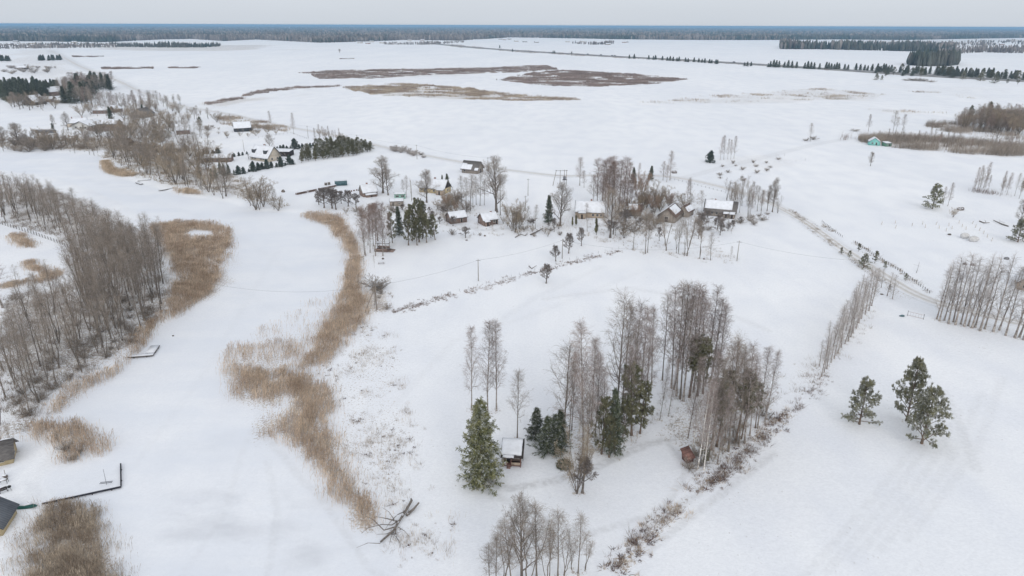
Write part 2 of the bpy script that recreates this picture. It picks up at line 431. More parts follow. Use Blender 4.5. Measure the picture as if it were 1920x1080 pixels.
PATHS += [([(150, 900), (250, 870), (380, 700), (440, 600), (520, 470)], .7, .07), ([(330, 1090), (420, 960), (455, 840), (520, 700)], .6, .10), ([(500, 1080), (520, 960), (500, 860)], .7, .16),
          ([(880, 640), (1000, 560), (1130, 500)], .8, .12), ([(740, 760), (850, 640), (1000, 590), (1200, 510)], .8, .10), ([(1245, 822), (1290, 880), (1240, 960), (1100, 1000), (905, 920)], .8, .35),
          ([(745, 395), (800, 385), (850, 415), (900, 432), (960, 428)], 1.2, .5), ([(700, 372), (740, 392), (760, 420), (728, 466)], 1.0, .45), ([(1130, 420), (1200, 410), (1250, 425), (1330, 415)], 1.4, .5),
          ([(1440, 620), (1300, 560), (1180, 540), (1020, 560)], .9, .22), ([(60, 300), (300, 380), (420, 420), (560, 520)], .7, .06), ([(350, 470), (480, 560), (560, 600)], .6, .06)]
for k in range(5): PATHS.append(([(1500+50*k, 1090-20*k), (1640+48*k, 930-22*k), (1720+40*k, 830-30*k)], .8, .16))
# polygons of dry growth (full-frame pixel outlines of areas on the ground)
VEG = [
 ([(640, 560), (690, 590), (740, 640), (760, 680), (755, 740), (800, 820), (790, 880), (780, 960), (860, 980), (840, 1040), (760, 1060), (700, 980), (650, 880), (625, 800), (605, 700), (640, 650)], .40),
 ([(1475, 765), (1440, 790), (1400, 840), (1340, 890), (1280, 925), (1230, 970), (1180, 1020), (1120, 1060), (1160, 1090), (1230, 1010), (1300, 935), (1360, 890), (1420, 830), (1480, 778)], .8),
 ([(1440, 700), (1480, 760), (1560, 700), (1640, 590), (1620, 570), (1540, 660)], .42),
 ([(1300, 740), (1240, 720), (1230, 800), (1300, 880), (1420, 790), (1440, 740)], .55),
 ([(1030, 850), (1010, 800), (1120, 760), (1240, 780), (1180, 850), (1080, 870)], .5),
 ([(1160, 470), (1300, 485), (1370, 495), (1380, 480), (1330, 460), (1200, 455)], .55),
 ([(1180, 810), (1260, 770), (1330, 850), (1330, 900), (1280, 920), (1250, 860)], .4),
 ([(670, 545), (740, 545), (745, 585), (690, 600)], .75),
 ([(620, 395), (700, 400), (700, 530), (680, 560), (665, 480), (650, 430)], .5),
 ([(940, 430), (1010, 420), (1060, 400), (1140, 420), (1050, 440), (960, 455)], .5),
 ([(0, 560), (100, 540), (200, 500), (330, 560), (270, 620), (240, 670), (100, 740), (60, 800), (0, 820)], .62),
 ([(0, 345), (90, 350), (200, 400), (280, 440), (330, 560), (250, 560), (180, 480), (100, 440), (0, 420)], .62),
 ([(870, 890), (900, 925), (960, 915), (950, 890), (905, 880)], .9),
 ([(190, 300), (240, 325), (330, 350), (440, 365), (530, 395), (540, 385), (440, 330), (330, 290), (250, 270), (200, 285)], .6),
 ([(0, 262), (150, 255), (290, 262), (290, 285), (150, 282), (0, 276)], .7),
 ([(60, 205), (250, 205), (350, 190), (470, 210), (560, 245), (420, 262), (300, 245), (150, 255), (90, 245)], .36),
 ([(0, 95), (110, 92), (130, 115), (230, 165), (110, 150), (0, 150)], .50),
 ([(620, 130), (1020, 122), (1060, 128), (940, 140), (700, 150), (570, 140)], .5), ([(640, 165), (760, 155), (960, 180), (1090, 188), (900, 190), (700, 180)], .62),
 ([(930, 150), (1050, 132), (1290, 150), (1200, 162), (1000, 160)], .5), ([(380, 195), (560, 165), (640, 160), (560, 180), (420, 200)], .6),
 ([(1190, 195), (1350, 178), (1540, 162), (1680, 176), (1640, 190), (1400, 197)], .5),
 ([(1600, 200), (1700, 205), (1820, 215), (1810, 225), (1650, 212)], .5), ([(1560, 152), (1900, 165), (1920, 200), (1800, 185), (1620, 160)], .38),
 ([(1590, 262), (1640, 275), (1760, 285), (1920, 300), (1920, 285), (1700, 250), (1600, 245)], .6),
 ([(1500, 60), (1920, 70), (1920, 90), (1600, 95)], .5), ([(0, 92), (130, 90), (230, 96), (560, 94), (520, 84), (0, 80)], .6),
 ([(1320, 300), (1420, 285), (1560, 300), (1520, 315), (1400, 320)], .42),
 ([(1620, 500), (1700, 520), (1740, 560), (1680, 590), (1630, 560)], .5), ([(1740, 590), (1930, 640), (1930, 625), (1760, 580)], .55),
 ([(0, 900), (60, 940), (70, 1000), (20, 1090), (0, 1090)], .5),
 ([(1470, 395), (1600, 490), (1700, 560), (1710, 545), (1600, 465), (1490, 392)], .40),
]
ICE = [([(300, 930), (470, 905), (480, 1000), (420, 1070), (300, 1030)], 1.0), ([(520, 900), (600, 940), (640, 1010), (600, 1060), (500, 1040)], .8),
       ([(300, 840), (450, 800), (430, 850), (310, 880)], .35), ([(300, 215), (360, 215), (360, 216)], 0.0)]
def build_ground():
    r = [22.0]
    while r[-1] < 90000: r.append(r[-1]*(1.0068 if r[-1] < 700 else 1.02)+.0)
    r = np.array(r)
    a = np.concatenate([np.linspace(-180, -50, 40)[:-1], np.linspace(-50, 50, 620), np.linspace(50, 180, 40)[1:-1]])*math.pi/180
    R, A = np.meshgrid(r, a, indexing='ij')
    X = R*np.sin(A); Y = R*np.cos(A)
    nr, na = R.shape
    Z = np.zeros_like(X); near = np.abs(R) < 3200
    Z[near] = GH(X[near], Y[near])
    V = np.stack([X, Y, Z], -1).reshape(-1, 3)
    V = np.concatenate([V, [[0, 0, 0]]])
    idx = np.arange(nr*na).reshape(nr, na); j2 = np.roll(np.arange(na), -1)
    F = np.stack([idx[:-1], idx[1:], idx[1:][:, j2], idx[:-1][:, j2]], -1).reshape(-1, 4)[:, ::-1]
    F3 = np.stack([np.full(na, nr*na), idx[0][j2], idx[0]], -1)[:, ::-1]
    F3 = F3[:, [0, 2, 1]]
    me = mk_mesh('snowy_ground', V, [F[:, ::-1], F3], [M['ground']], smooth=True)
    n = len(V); x, y = V[:, 0], V[:, 1]; sel = np.where((np.hypot(x, y) < 6000) & (y > 10))[0]
    xs, ys = x[sel], y[sel]; wob = (fbm(xs/6, ys/6, 3)-.5)
    lake = np.zeros(n); veg = np.zeros(n); ice = np.zeros(n); road = np.zeros(n)
    lake[sel] = sstep(-1, 2, lake_in(xs, ys))
    def paint(arr, pts, w):
        P = GP(pts); bb = (P[:, 0].min()-15, P[:, 0].max()+15, P[:, 1].min()-15, P[:, 1].max()+15)
        k = sel[(xs > bb[0]) & (xs < bb[1]) & (ys > bb[2]) & (ys < bb[3])]
        if len(k) == 0: return
        d = poly_sd(x[k], y[k], P); sz = max(1.0, np.median(P[:, 1])/70)
        s = sstep(-1.5*sz, 2.5*sz, d+(fbm(x[k]/6/sz, y[k]/6/sz, 3)-.5)*7*sz)
        if len(HOLES) and arr is veg: s = s*sstep(-.5, 1.5, -poly_sd(x[k], y[k], HOLES[0]))
        arr[k] = np.maximum(arr[k], s*w)
    for pts, w in VEG: paint(veg, pts, w)
    for pts, dn in REEDS: paint(veg, pts, min(.92, .30+dn*.62))
    for pts, w in ICE:
        if w: paint(ice, pts, w)
    def trail(pts, wd, st, tracks):
        wd = max(wd, np.median(GP(pts)[:, 1])*.006)
        P = GP(pts); bb = (P[:, 0].min()-15, P[:, 0].max()+15, P[:, 1].min()-15, P[:, 1].max()+15)
        k = sel[(xs > bb[0]) & (xs < bb[1]) & (ys > bb[2]) & (ys < bb[3])]
        d = line_d(x[k], y[k], P)
        res = np.hypot(x[k], y[k])*.006
        s = 1-sstep(wd*.35, wd*.65+res, d)
        if tracks: s = s*(1-.45*(1-sstep(.3, .6+res*.3, d)))
        road[k] = np.maximum(road[k], s*st)
    for pts, wd, st in ROADS:
        if st: trail(pts, wd, st*.75, True)
    for pts, wd, st in PATHS: trail(pts, wd, st, False)
    for nme, arr in (('lake', lake), ('veg', veg), ('ice', ice), ('road', road)):
        at_ = me.attributes.new(nme, 'FLOAT', 'POINT'); at_.data.foreach_set('value', arr.astype(np.float32))
    o = link('snowy_ground', me); tag(o, kind='structure', label='snow covered fields, shore and frozen lake')

# ------------------------------------------------------------------ reeds and other growth nobody could count
REED_MAIN = [
 ([(565, 403), (600, 400), (640, 410), (656, 440), (672, 462), (676, 490), (670, 530), (684, 560), (692, 590), (668, 615), (640, 650), (602, 682), (582, 690),
   (602, 712), (622, 745), (624, 770), (613, 800), (622, 850), (642, 880), (660, 925), (655, 950), (632, 940), (608, 900), (588, 878), (556, 842), (522, 828), (500, 808),
   (524, 790), (552, 765), (540, 745), (536, 720), (556, 680), (588, 650), (606, 610), (628, 575), (640, 540), (652, 500), (655, 475), (636, 448), (618, 424), (585, 412)], 1.0),
 ([(660, 930), (690, 925), (706, 965), (700, 992), (676, 985), (662, 960)], .8),
 ([(430, 650), (520, 640), (575, 650), (560, 690), (540, 745), (550, 770), (500, 760), (440, 740), (420, 700)], .42),
 ([(560, 575), (630, 550), (620, 600), (590, 645), (500, 645), (480, 620)], .16),
 ([(440, 690), (540, 690), (535, 740), (470, 745)], .65),
 ([(500, 770), (540, 775), (515, 800), (480, 820)], .5),
 ([(620, 730), (650, 860), (690, 930), (740, 970), (720, 990), (680, 960), (640, 900), (615, 800)], .22),
]
REED_POINT = [
 ([(278, 424), (330, 416), (400, 418), (428, 430), (430, 455), (415, 480), (408, 520), (400, 545), (372, 562), (335, 590), (288, 612), (262, 625), (300, 600), (325, 560), (330, 520), (320, 480)], 1.0),
 ([(428, 430), (445, 450), (435, 500), (410, 520), (412, 480)], .2),
 ([(262, 622), (285, 612), (278, 640), (258, 662), (244, 668)], .8),
 ([(240, 670), (252, 672), (235, 692), (205, 712), (130, 748), (105, 775), (96, 770), (120, 735), (190, 700)], .6),
 ([(100, 790), (150, 792), (160, 808), (215, 838), (190, 850), (150, 842), (140, 862), (112, 868), (118, 840), (60, 825), (60, 800)], .8),
]
REED_NEAR = [([(86, 948), (120, 940), (175, 945), (190, 985), (196, 1050), (215, 1100), (30, 1110), (50, 1050), (72, 990)], 1.0),
             ([(175, 945), (215, 1000), (245, 1100), (200, 1100), (185, 1000)], .22), ([(60, 945), (86, 948), (60, 1010), (20, 1090), (0, 1090), (30, 1000)], .25)]
REED_POND = [([(17, 442), (40, 440), (66, 458), (66, 466), (45, 465), (20, 448)], .8),
             ([(45, 490), (62, 490), (70, 502), (100, 506), (115, 514), (100, 525), (50, 534), (0, 541), (0, 536), (60, 524), (80, 516), (50, 505)], .95)]
REED_COVE = [([(188, 303), (200, 303), (212, 318), (254, 326), (250, 331), (232, 330), (200, 324), (190, 315)], 1.0), ([(325, 356), (350, 357), (380, 364), (370, 365), (335, 361)], .8)]
REEDS = REED_MAIN+REED_POINT+REED_NEAR+REED_POND+REED_COVE
HOLES = [GP([(346, 438), (362, 430), (392, 431), (400, 439), (388, 447), (356, 447)])]

def sample_poly(P, dens, rg, nmod=None, cap=400000):
    x0, y0 = P.min(0); x1, y1 = P.max(0); n = int(min(cap, (x1-x0)*(y1-y0)*dens))
    X = rg.uniform(x0, x1, n); Y = rg.uniform(y0, y1, n)
    k = poly_sd(X, Y, P)+(fbm(X/(4+.012*np.maximum(Y-350, 0)), Y/(4+.012*np.maximum(Y-350, 0)), 41, 3)-.5)*(3.0+.035*np.maximum(Y-350, 0)) > rg.uniform(-1.35, 1.1, n)**3
    X, Y = X[k], Y[k]
    if nmod is not None:
        k = nmod(X, Y); X, Y = X[k], Y[k]
    return X, Y
def stalks(name, X, Y, hmin, hmax, w, mat_, rg, lean=.18, label=None, kind='stuff', head=True, sink=0):
    n = len(X); w = w*1.0; Z = GH(X, Y)-sink; h = rg.uniform(hmin, hmax, n)*(.75+.5*vnoise(X/3, Y/3, 5))
    wind = .10
    dx = rg.normal(0, lean, n)*h+wind*h; dy = rg.normal(0, lean, n)*h
    p0 = np.stack([X, Y, Z], -1)
    ts, rs = ([0, .55, .82, 1.0], [.7, .55, 1.5, .2]) if head else ([0, .5, 1.0], [1, .8, .15])
    P = np.stack([p0+np.stack([dx*t**1.6, dy*t**1.6, h*t*(1-.08*t)], -1) for t in ts], 1)
    R = np.array(rs)[None]*(w*rg.uniform(.7, 1.3, n))[:, None]
    V, F = tubes(P, R, 3)
    o = link(name, mk_mesh(name, V, [F], [mat_]))
    return tag(o, label, kind=kind)
def reed_bed(name, polys, mat_, dens, hmin, hmax, w, seed, label, holes=()):
    rg = np.random.default_rng(seed); XS = []; YS = []
    for pts, dn in polys:
        P = GP(pts)
        def f(X, Y, dn=dn):
            nz_ = fbm(X/2.2, Y/2.2, 11, 3)*.55+fbm(X/7, Y/7, 17, 2)*.45
            nz_ = nz_+(fbm(X/.8, Y/.8, 29, 2)-.5)*.35
            keep = nz_ > (.42 if dn >= .8 else .61-.27*dn)
            keep |= rg.uniform(0, 1, len(X)) < (.22 if dn >= .8 else .12)
            for h_ in holes: keep &= poly_sd(X, Y, h_) < rg.uniform(-.6, .9, len(X))
            return keep
        X, Y = sample_poly(P, dens*dn, rg, f); XS.append(X); YS.append(Y)
    return stalks(name, np.concatenate(XS), np.concatenate(YS), hmin, hmax, w, mat_, rg, label=label)
def clumps(name, polys, mat_, dens, per, rad, hmin, hmax, w, seed, label, lean=.5, thr=.45, head=False):
    """tufts: clump centres per square metre, blades leaning outwards"""
    rg = np.random.default_rng(seed); CX = []; CY = []
    for pts, dn in polys:
        X, Y = sample_poly(GP(pts), dens*dn, rg, lambda X, Y: (fbm(X/5, Y/5, 23, 3)+rg.normal(0, .06, len(X))) > thr); CX.append(X); CY.append(Y)
    CX = np.concatenate(CX); CY = np.concatenate(CY); n = len(CX)
    s = rg.uniform(.4, 1.4, n)**1.3
    X = np.repeat(CX, per); Y = np.repeat(CY, per); S = np.repeat(s, per)
    ox = rg.normal(0, rad, len(X))*S; oy = rg.normal(0, rad, len(X))*S
    h = rg.uniform(hmin, hmax, len(X))*S
    Z = GH(X, Y)-.03
    p0 = np.stack([X+ox, Y+oy, Z], -1)
    dx = ox*lean/rad*h*.6+rg.normal(0, .15, len(X))*h; dy = oy*lean/rad*h*.6+rg.normal(0, .15, len(X))*h
    P = np.stack([p0+np.stack([dx*t**1.5, dy*t**1.5, h*t*(1-.2*t)], -1) for t in (0, .55, 1.0)], 1)
    R = np.array([1, .8, .1])[None]*(w*rg.uniform(.6, 1.4, len(X)))[:, None]
    V, F = tubes(P, R, 3)
    o = link(name, mk_mesh(name, V, [F], [mat_])); return tag(o, label, kind='stuff')

build_ground()
reed_bed('reed_bed', REED_MAIN, M['reed'], 21, 1.5, 2.3, .022, 1, 'long band of brown reeds winding along the middle shore of the frozen lake', ())
reed_bed('reed_bed', REED_POINT, M['reed'], 19, 1.5, 2.4, .026, 2, 'brown reed belt around the wooded point and its near shore', HOLES)
reed_bed('reed_bed', REED_NEAR, M['reed_grey'], 56, 1.1, 1.75, .017, 3, 'dense grey-brown reed patch beside the long jetty')
reed_bed('reed_bed', REED_POND, M['reed'], 36, .9, 1.6, .026, 4, 'reed fringe curving round the small snowy pond')
reed_bed('reed_bed', REED_COVE, M['reed_tan'], 24, 1.4, 2.2, .035, 5, 'tan reed fringe along the far cove below the trees')
MARSH = [(VEG[0][0], 1.0)]
clumps('marsh_grass', MARSH, M['grass'], .36, 13, .26, .35, .9, .014, 6, 'pale tussocky grass on the snowy marsh beside the reeds', thr=.46)
clumps('marsh_leaves', MARSH, M['leaf'], .085, 22, .13, .12, .32, .03, 7, 'dark brown leafy tufts dotted over the snowy marsh', lean=.9, thr=.50)
clumps('marsh_reeds', [(VEG[0][0], .5)], M['reed_grey'], .75, 14, .6, .6, 1.4, .013, 17, 'thin grey stalks standing among the marsh tussocks', lean=.1, thr=.55)
clumps('ditch_growth', [(VEG[1][0], 1.0)], M['reed_tan'], 1.3, 16, .25, .3, .9, .018, 8, 'tan weeds filling the ditch along the smooth field edge', thr=.44)
clumps('ditch_leaves', [(VEG[1][0], 1.0)], M['leaf'], 1.0, 24, .22, .15, .5, .035, 9, 'dark leafy clumps in the ditch along the smooth field', lean=.9, thr=.48)
DL = [([(1478, 766), (1450, 786), (1412, 832), (1350, 885), (1290, 925), (1240, 968), (1190, 1015), (1140, 1058), (1146, 1064), (1200, 1020), (1250, 975), (1300, 932), (1358, 892), (1420, 840), (1458, 792), (1483, 772)], 1.0)]
clumps('ditch_brush', DL, M['brush'], 3.2, 16, .25, .25, .85, .022, 21, 'continuous thin brown line of brush along the bottom of the ditch', thr=.30)
clumps('ditch_brush', [([(1480, 768), (1510, 742), (1545, 702), (1552, 705), (1518, 748), (1486, 774)], 1.0)], M['brush'], 2.0, 14, .25, .25, .8, .022, 22, 'thin weeds joining the ditch to the leaning birch row', thr=.38)
clumps('grove_undergrowth', [(VEG[3][0], .8), (VEG[4][0], .8), (VEG[5][0], .6), (VEG[2][0], .5)], M['grass'], .45, 12, .3, .3, 1.0, .018, 10, 'thin dry weeds under the birches and along the tree rows', thr=.46)
clumps('wood_undergrowth', [(VEG[10][0], 1.0), (VEG[11][0], 1.0)], M['twig_grey'], .8, 14, .5, .5, 1.7, .02, 12, 'grey brushwood under the trees of the left lakeside wood', lean=.3, thr=.45)
clumps('shore_undergrowth', [(VEG[13][0], .7), (VEG[14][0], .8)], M['twig_tan'], .6, 12, .6, .6, 1.7, .035, 13, 'low tan brushwood on the far lake shore', lean=.3, thr=.45)
clumps('field_stubble', [([(740, 600), (930, 545), (1165, 480), (1560, 560), (1520, 660), (1440, 740), (1180, 700), (900, 740), (780, 700)], 1.0), ([(690, 500), (1150, 470), (1000, 430), (720, 470)], 1.0),
    ([(1500, 760), (1660, 600), (1920, 640), (1920, 1080), (1200, 1090)], .5), ([(1450, 360), (1920, 300), (1920, 560), (1700, 500), (1500, 400)], .6), ([(800, 700), (900, 760), (1100, 880), (1200, 1000), (900, 1090), (800, 960)], 1.0)],
    M['grass'], .035, 4, .12, .05, .2, .012, 18, 'sparse stubble and seed heads poking through the snow fields', lean=.6, thr=.44)
clumps('yard_growth', [([(640, 400), (700, 378), (860, 385), (980, 405), (1000, 440), (900, 450), (760, 430), (700, 470), (650, 440)], .8), ([(1060, 440), (1100, 410), (1230, 395), (1400, 410), (1380, 450), (1180, 465)], .9), ([(1150, 405), (1290, 360), (1400, 380), (1300, 400)], .6)],
    M['twig_tan'], .22, 10, .35, .3, 1.3, .022, 19, 'dry weeds and twiggy growth round the farmyards', lean=.4, thr=.50)
clumps('spruce_litter', [([(885, 898), (905, 912), (930, 905), (935, 893), (905, 885)], 1.0)], M['reed_tan'], 9, 14, .3, .06, .18, .02, 14, 'bare patch of tan grass under the big spruce', lean=1.2, thr=.2)
FL = [([(735, 588), (800, 570), (860, 552), (925, 537), (980, 520), (1060, 498), (1120, 483), (1165, 472), (1166, 470), (1118, 480), (1060, 494), (978, 516), (922, 533), (860, 548), (800, 565), (735, 584)], 1.0)]
clumps('ditch_weeds', FL, M['brush'], 2.6, 14, .2, .2, .6, .025, 15, 'line of dark dry weeds along the slanting field boundary', thr=.30)
VERGE = [([(1480, 396), (1500, 412), (1545, 450), (1600, 492), (1660, 536), (1664, 532), (1605, 488), (1550, 446), (1505, 408), (1484, 393)], 1.0),
         ([(1545, 420), (1570, 438), (1580, 446), (1578, 449), (1560, 438), (1540, 424)], 1.0),
         ([(1600, 455), (1640, 480), (1690, 512), (1740, 552), (1743, 550), (1692, 508), (1640, 475), (1602, 452)], 1.0)]
clumps('verge_weeds', VERGE, M['grass'], 1.6, 12, .3, .3, .8, .022, 16, 'dry weeds lining the verges of the snowy lane', thr=.42)
FARP = [('brush', [([(560, 136), (620, 133), (760, 130), (900, 128), (1020, 123), (1045, 130), (960, 136), (800, 141), (700, 147), (600, 148)], 1.0)], 'far strip of brown brush across the open snow field', 'brush'),
        ('brush', [([(930, 150), (1010, 136), (1060, 132), (1180, 139), (1290, 149), (1230, 157), (1120, 163), (1020, 160)], 1.0)], 'far pointed island of brown brush in the snow field', 'brush'),
        ('brush', [([(635, 164), (760, 156), (880, 166), (960, 176), (1090, 187), (940, 190), (830, 184), (710, 180)], .9)], 'nearer golden brown brush strip tapering to the right', 'brush_gold'),
        ('brush', [([(385, 193), (450, 182), (480, 170), (560, 163), (640, 160), (640, 163), (560, 167), (490, 175), (455, 186), (390, 197)], .9)], 'thin brush line joining the golden strip to the village', 'brush'),
        ('brush', [([(1195, 194), (1310, 181), (1440, 172), (1540, 165), (1660, 178), (1600, 188), (1450, 189), (1330, 194)], .32)], 'thinly scattered brush on the right snow field', 'brush_gold'),
        ('brush', [([(190, 127), (290, 126), (288, 129), (200, 130)], 1.0), ([(322, 126), (368, 126), (365, 128), (325, 128)], 1.0), ([(640, 110), (666, 110), (664, 111), (642, 111)], 1.0), ([(135, 105), (190, 106), (180, 107), (140, 107)], 1.0)], 'dark far brush line in the distant snow field', 'brush'),
        ('brush', [([(1604, 260), (1640, 254), (1760, 262), (1925, 276), (1925, 294), (1800, 288), (1680, 278), (1610, 267)], 2.0)], 'grey brushwood strip behind the turquoise huts', 'brush_grey'),
        ('brush', [([(1575, 258), (1596, 257), (1595, 262), (1574, 263)], 1.2)], 'small brush clump left of the turquoise huts', 'brush'),
        ('brush', [([(1742, 236), (1790, 232), (1860, 248), (1925, 258), (1925, 268), (1830, 256), (1750, 244)], 1.6)], 'brushwood band below the right-hand wood', 'brush_grey'),
        ('brush', [([(1820, 355), (1925, 372), (1925, 377), (1822, 361)], 1.4)], 'brush line at the foot of the small right birch row', 'brush'),
        ('brush', [([(1452, 292), (1490, 287), (1520, 300), (1490, 303)], .5)], 'thin bushes at the end of the far field track', 'brush'),
        ('brush', [([(1700, 171), (1780, 175), (1840, 190), (1800, 182)], .4), ([(1600, 205), (1700, 208), (1790, 213), (1700, 212)], .3)], 'sparse weed lines on the far right field', 'brush_gold'),
        ('brush', [([(405, 218), (470, 222), (540, 240), (538, 248), (470, 240), (415, 232)], 1.2)], 'tan thicket beside the road above the grey barn', 'brush_gold'),
        ('brush', [([(150, 240), (230, 236), (240, 246), (180, 252)], 1.3)], 'dark thicket in front of the white villa', 'brush'),
        ('brush', [([(800, 80), (960, 94), (1160, 106), (1440, 121), (1440, 124), (1160, 109), (960, 97), (800, 82)], .8), ([(1440, 121), (1600, 132), (1920, 150), (1920, 153), (1600, 135), (1440, 124)], .5)], 'brown verge growth along the distant highway', 'brush')]
for i, (nme, polys, lab, mk) in enumerate(FARP):
    yy = np.mean([p[1] for p in polys[0][0]]); dist = abs(G(960, yy)[1])
    w = .05*max(1, dist/300)*.8
    area = sum(abs(sum(P[j][0]*P[j-1][1]-P[j-1][0]*P[j][1] for j in range(len(P))))/2 for P in [GP(p) for p, _ in polys])
    dens = min(.9, 60000/area) if dist > 420 else 1.2
    rg = np.random.default_rng(50+i); XS, YS = [], []
    for pts, dn in polys:
        thr = .46 if dn >= .8 else .62
        X, Y = sample_poly(GP(pts), dens*dn*2.0, rg, lambda X, Y: (fbm(X/22, Y/13, 31+i, 4)+rg.normal(0, .06, len(X))) > thr, 160000); XS.append(X); YS.append(Y)
    hh = 5.6 if 'turquoise' in lab or 'right-hand' in lab else 3.0 if dist < 560 else 2.4
    stalks('brush_strip', np.concatenate(XS), np.concatenate(YS), hh*.4, hh, w, M[mk], rg, lean=.22, label=lab, head=False)

# ------------------------------------------------------------------ highway embankment
def ribbon(name, pts, wd, z, mat_, h=None):
    P = GP(pts); V = []; F = []
    for i, p in enumerate(P):
        d = P[min(i+1, len(P)-1)]-P[max(i-1, 0)]; d /= np.linalg.norm(d); nrm = np.array([-d[1], d[0]])
        V += [(*(p+nrm*wd/2*1.5), 0), (*(p+nrm*wd/2), z), (*(p-nrm*wd/2), z), (*(p-nrm*wd/2*1.5), 0)]
    for i in range(len(P)-1):
        for j in range(3): F.append((4*i+j, 4*i+j+1, 4*i+j+5, 4*i+j+4))
    o = link(name, mk_mesh(name, V, [np.array(F)], [mat_])); return tag(o, kind='structure')
def lane_mat():
    m, t, b = new_mat('packed_snow_lane')
    uv = t.nodes.new('ShaderNodeUVMap'); sp = t.nodes.new('ShaderNodeSeparateXYZ'); t.links.new(uv.outputs[0], sp.inputs[0])
    wob = mathn(t, 'MULTIPLY_ADD', noise(t, .12, 2, 'Pos'), .16, -.08)
    u = mathn(t, 'ABSOLUTE', mathn(t, 'ADD', sp.outputs['X'], wob))
    tr = mathn(t, 'ABSOLUTE', mathn(t, 'SUBTRACT', u, .40))
    k = mathn(t, 'MULTIPLY', mapr(t, tr, .30, .06), mapr(t, noise(t, .7, 4, 'Pos'), .25, .6, .45, 1.0))
    c = mixc(t, mapr(t, noise(t, .4, 4, 'Pos'), .3, .7), (.74, .74, .755), (.66, .65, .65))
    c = mixc(t, k, c, (.54, .515, .485))
    c = mixc(t, mapr(t, u, .78, .98), c, (.78, .80, .845))
    t.links.new(c, b.inputs['Base Color']); return m
M['lane'] = lane_mat()
def lane(name, pts, wd):
    P = GP(pts); seg = np.linalg.norm(np.diff(P, axis=0), axis=1); cum = np.concatenate([[0], np.cumsum(seg)])
    s = [0.0]
    while s[-1] < cum[-1]: s.append(s[-1]+max(2.5, np.interp(s[-1], cum, P[:, 1])*.012))
    s = np.array(s[:-1]+[cum[-1]]); Q = np.stack([np.interp(s, cum, P[:, k]) for k in (0, 1)], -1)
    for _ in range(6): Q[1:-1] = (Q[:-2]+2*Q[1:-1]+Q[2:])/4
    T = np.gradient(Q, axis=0); T /= np.linalg.norm(T, axis=1, keepdims=True); N = np.stack([-T[:, 1], T[:, 0]], -1)
    us = np.linspace(-1, 1, 7); V = []
    for u in us:
        X = Q+N*wd/2*u; V.append(np.stack([X[:, 0], X[:, 1], GH(X[:, 0], X[:, 1])+.09*(1-abs(u)**4)-.01+np.clip(Q[:, 1]/9000, 0, .1)], -1))
    V = np.stack(V, 1); n, k = V.shape[:2]; idx = np.arange(n*k).reshape(n, k)
    F = np.stack([idx[:-1, :-1], idx[:-1, 1:], idx[1:, 1:], idx[1:, :-1]], -1).reshape(-1, 4)
    me = mk_mesh(name, V.reshape(-1, 3), [F], [M['lane']], smooth=True)
    uvl = me.uv_layers.new(name='UVMap'); lv = np.empty(len(me.loops), np.int32); me.loops.foreach_get('vertex_index', lv)
    uvl.data.foreach_set('uv', np.stack([us[lv % k], s[lv//k]], -1).astype(np.float32).ravel())
    return tag(link(name, me), kind='structure')
lane('snowy_lane', ROADS[0][0][:8], 5.6); lane('snowy_road', ROADS[0][0][7:], 4.4); lane('country_road', ROADS[1][0], 8)
HWY = [(800, 81), (880, 89), (960, 95), (1060, 101), (1160, 107), (1280, 113), (1440, 123), (1600, 133.5), (1760, 144), (1925, 153)]
M['highway'] = mat('highway_asphalt', (.20, .195, .195), (.28, .275, .27), .05, var=.02)
ribbon('highway', HWY, 22, 2.0, M['highway'])

# ------------------------------------------------------------------ far forest
def forest(name, front, depth_px, n, hmin, hmax, label, seed, conifer=.6, wscale=1.0):
    """mass of tree-shaped cones behind a front edge given in pixels; depth in metres"""
    rg = np.random.default_rng(seed); Fp = np.array([[p[0]] + [p[1]] for p in front], float)
    u = rg.uniform(Fp[0, 0], Fp[-1, 0], n); yy = np.interp(u, Fp[:, 0], Fp[:, 1])
    D = np.array([np.hypot(*G(a, b)) for a, b in zip(u[:1], yy[:1])])
    g = np.array([G(a, b) for a, b in zip(u, yy)]); d0 = np.hypot(g[:, 0], g[:, 1]); dr = g/d0[:, None]
    q = rg.uniform(0, 1, n)**1.6
    d1 = d0*np.exp(q*np.log((d0+depth_px)/d0))+rg.normal(0, 12, n)
    X = dr[:, 0]*d1; Y = dr[:, 1]*d1
    gap = fbm(X/130, Y/130, seed+9, 3) > (.40 if wscale < 1 or n < 5000 else .30); X, Y, d1 = X[gap], Y[gap], d1[gap]; n = len(X)
    h = rg.uniform(hmin*.8, hmax*1.08, n)*(.55+.8*fbm(X/90, Y/90, seed, 3)); w = rg.uniform(.14, .24, n)*h*wscale*np.clip(d1/3000, 1, 3.0)
    P = np.stack([np.stack([X, Y, h*t], -1) for t in (0, .25, .7, 1)], 1)
    con = (fbm(X/420, Y/260, seed+3, 3)+rg.normal(0, .05, n)) < conifer
    R = np.where(con[:, None], np.array([.5, 1.0, .55, .05])[None], np.array([.5, .75, .95, .35])[None])*w[:, None]
    P[:, 2, :2] += rg.normal(0, .6, (n, 2))
    V, F = tubes(P, R, 4)
    mi = np.where(np.repeat(con, 12), 0, 1)
    me = mk_mesh(name, V, [F], [M['far_conifer'], M['far_bare']], fm=mi)
    o = link(name, me); return tag(o, label, kind='stuff')
forest('forest', [(-250, 77), (0, 77), (200, 79), (300, 74), (360, 73), (420, 77), (480, 74), (600, 80), (680, 78), (760, 75), (860, 76), (960, 70), (1080, 72), (1150, 73.5), (1320, 75), (1440, 75), (1560, 74), (1700, 75), (1800, 73), (1920, 71), (2200, 70)],
       26000, 90000, 15, 26, 'long blue-grey forest filling the whole horizon', 61, .5)
